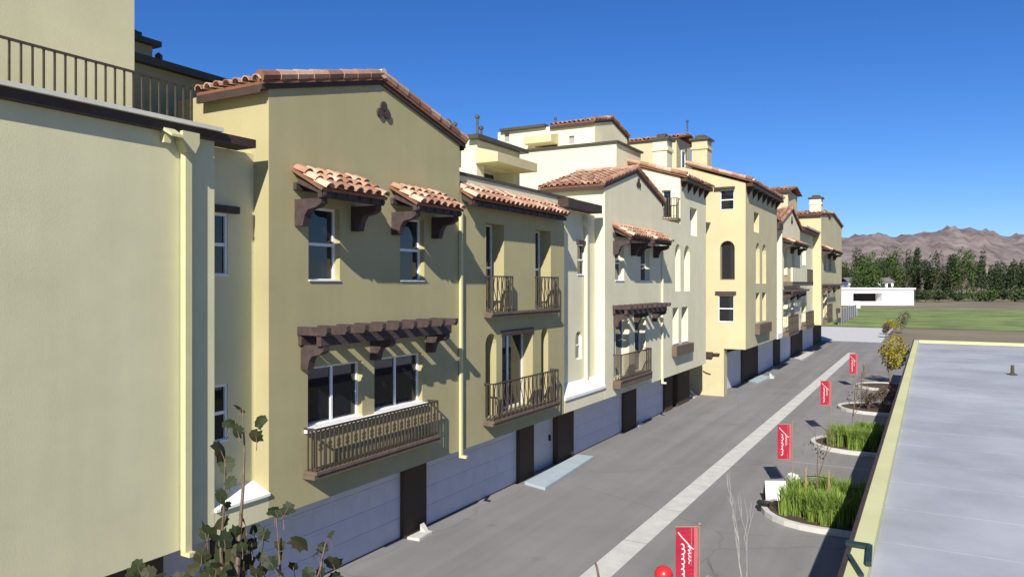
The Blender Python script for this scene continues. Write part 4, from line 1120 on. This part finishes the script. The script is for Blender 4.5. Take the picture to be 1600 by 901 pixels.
# trees behind the warehouse
kinds = [('tall dark evergreen tree', tree_m), ('rounded mid green tree', tree_b)]
spots = []
x = 1290
while x < 1640:
    spots.append((x, R.uniform(290, 340), R.uniform(15, 23))); x += R.uniform(9, 15)
spots[3:3] = [(1345, 272, 14.5), (1362, 272, 13.5), (1353, 276, 16)]
for i, (px, d, h) in enumerate(sorted(spots)):
    q = at_d(px, 600, d); kd = kinds[1] if (1340 < px < 1385 and d < 280) or R.random() < .25 else kinds[0]
    slim = kd is kinds[0]
    cr = R.uniform(3.0, 4.4) if slim else R.uniform(4, 5.5)
    tree('background_tree', q.x, q.y, 0, h, cr, h * .97, kd[1], 1500, .46, 'dark trees of the row behind the white warehouse' if slim else 'lighter rounded green trees of the row behind the warehouse', 'dark trees behind the warehouse' if slim else 'lighter trees behind the warehouse', .3, 12)
x = 1290
while x < 1650:
    q = at_d(x, 600, R.uniform(262, 285)); h = R.uniform(3.2, 5.5)
    tree('background_bush', q.x, q.y, 0, h, R.uniform(2.5, 4), h * .99, R.choice((tree_m, tree_b)), 500, .4, 'low green bushes in a line under the far trees', 'bushes under the far trees', .12, 8, 'bush'); x += R.uniform(9, 16)
# low bushes on the dry verge
for i, (px, py, d, h) in enumerate(((1394, 520, 95, 2.4), (1384, 530, 90, 1.6), (1408, 518, 98, 3.0))):
    q = at_d(px, py, d); shrub(q.x, q.y, h, brn_m if i else yel_m, ['straw coloured shrub on the verge beyond the driveway', 'low brown shrub at the driveway edge', 'taller brown shrub at the right of the driveway'][i], n=350, s=.13, group='verge shrubs')
# hills
k = MB(); nx, ny = 90, 14
def hz(px, j):
    f = j / (ny - 1)
    ridge = 158 + 12 * math.sin(px * .017 + 1.2) + 7 * math.sin(px * .043) + 3.5 * math.sin(px * .11 + 2) + 1.5 * math.sin(px * .27)
    prof = math.sin(min(f * 1.35, 1) * math.pi / 2) if f < .74 else 1 - (f - .74) * 1.5
    gul = 1 - .10 * math.sin(px * .09 + j * .6) ** 2 - .05 * math.sin(px * .23 - j) ** 2
    return ridge * prof * (gul if .05 < f < .7 else 1) - 1
for i in range(nx):
    for j in range(ny):
        px = 1000 + i * 12; d = 1500 + 900 * j / (ny - 1); q = at_d(px, 443, d); k.v.append((q.x, q.y, hz(px, j)))
for i in range(nx - 1):
    for j in range(ny - 1):
        k.f.append((i * ny + j, (i + 1) * ny + j, (i + 1) * ny + j + 1, i * ny + j + 1))
o = ob('hills', k, hill_m, smooth=True); tag(o, kind='structure')

# ================================================================ light, sky, camera
SUN = Vector((.268, -.785, .558)).normalized()           # towards the sun
el = math.asin(SUN.z); az = math.atan2(SUN.x, SUN.y)
sl_ = bpy.data.lights.new('sun', 'SUN'); sl_.energy = 5.0; sl_.angle = rad(.5); sl_.color = (1, .94, .84)
so = bpy.data.objects.new('sun', sl_); COL.objects.link(so); so.rotation_euler = (-SUN).to_track_quat('-Z', 'Y').to_euler()
wd_ = bpy.data.worlds.new('World'); sc.world = wd_; wd_.use_nodes = True
nt = wd_.node_tree; bg = nt.nodes['Background']; sky = nt.nodes.new('ShaderNodeTexSky'); sky.sky_type = 'NISHITA'
sky.sun_disc = False; sky.sun_elevation = el; sky.sun_rotation = az; sky.altitude = 600; sky.air_density = 1.0; sky.dust_density = .15; sky.ozone_density = 4.0
hs = nt.nodes.new('ShaderNodeHueSaturation'); hs.inputs['Saturation'].default_value = 1.22; hs.inputs['Value'].default_value = 1.2
mk = nt.nodes.new('ShaderNodeVectorMath'); mk.operation = 'MULTIPLY'; mk.inputs[1].default_value = (.82, 1.0, 1.40)
nt.links.new(sky.outputs[0], hs.inputs['Color']); nt.links.new(hs.outputs[0], mk.inputs[0]); nt.links.new(mk.outputs[0], bg.inputs['Color']); bg.inputs['Strength'].default_value = .05
cam = bpy.data.cameras.new('camera'); co = bpy.data.objects.new('camera', cam); COL.objects.link(co)
cam.sensor_width = 36; cam.lens = 36 * FPX / 1600; cam.clip_end = 6000; cam.clip_start = .1
co.location = (CX, 0, CH); co.rotation_euler = (rad(90), 0, TH)
cam.shift_y = -(450.5 - HOR) / 1600
sc.camera = co
sc.view_settings.view_transform = 'Standard'; sc.view_settings.look = 'None'; sc.view_settings.gamma = 1; sc.view_settings.exposure = .5
sc.view_settings.use_curve_mapping = False
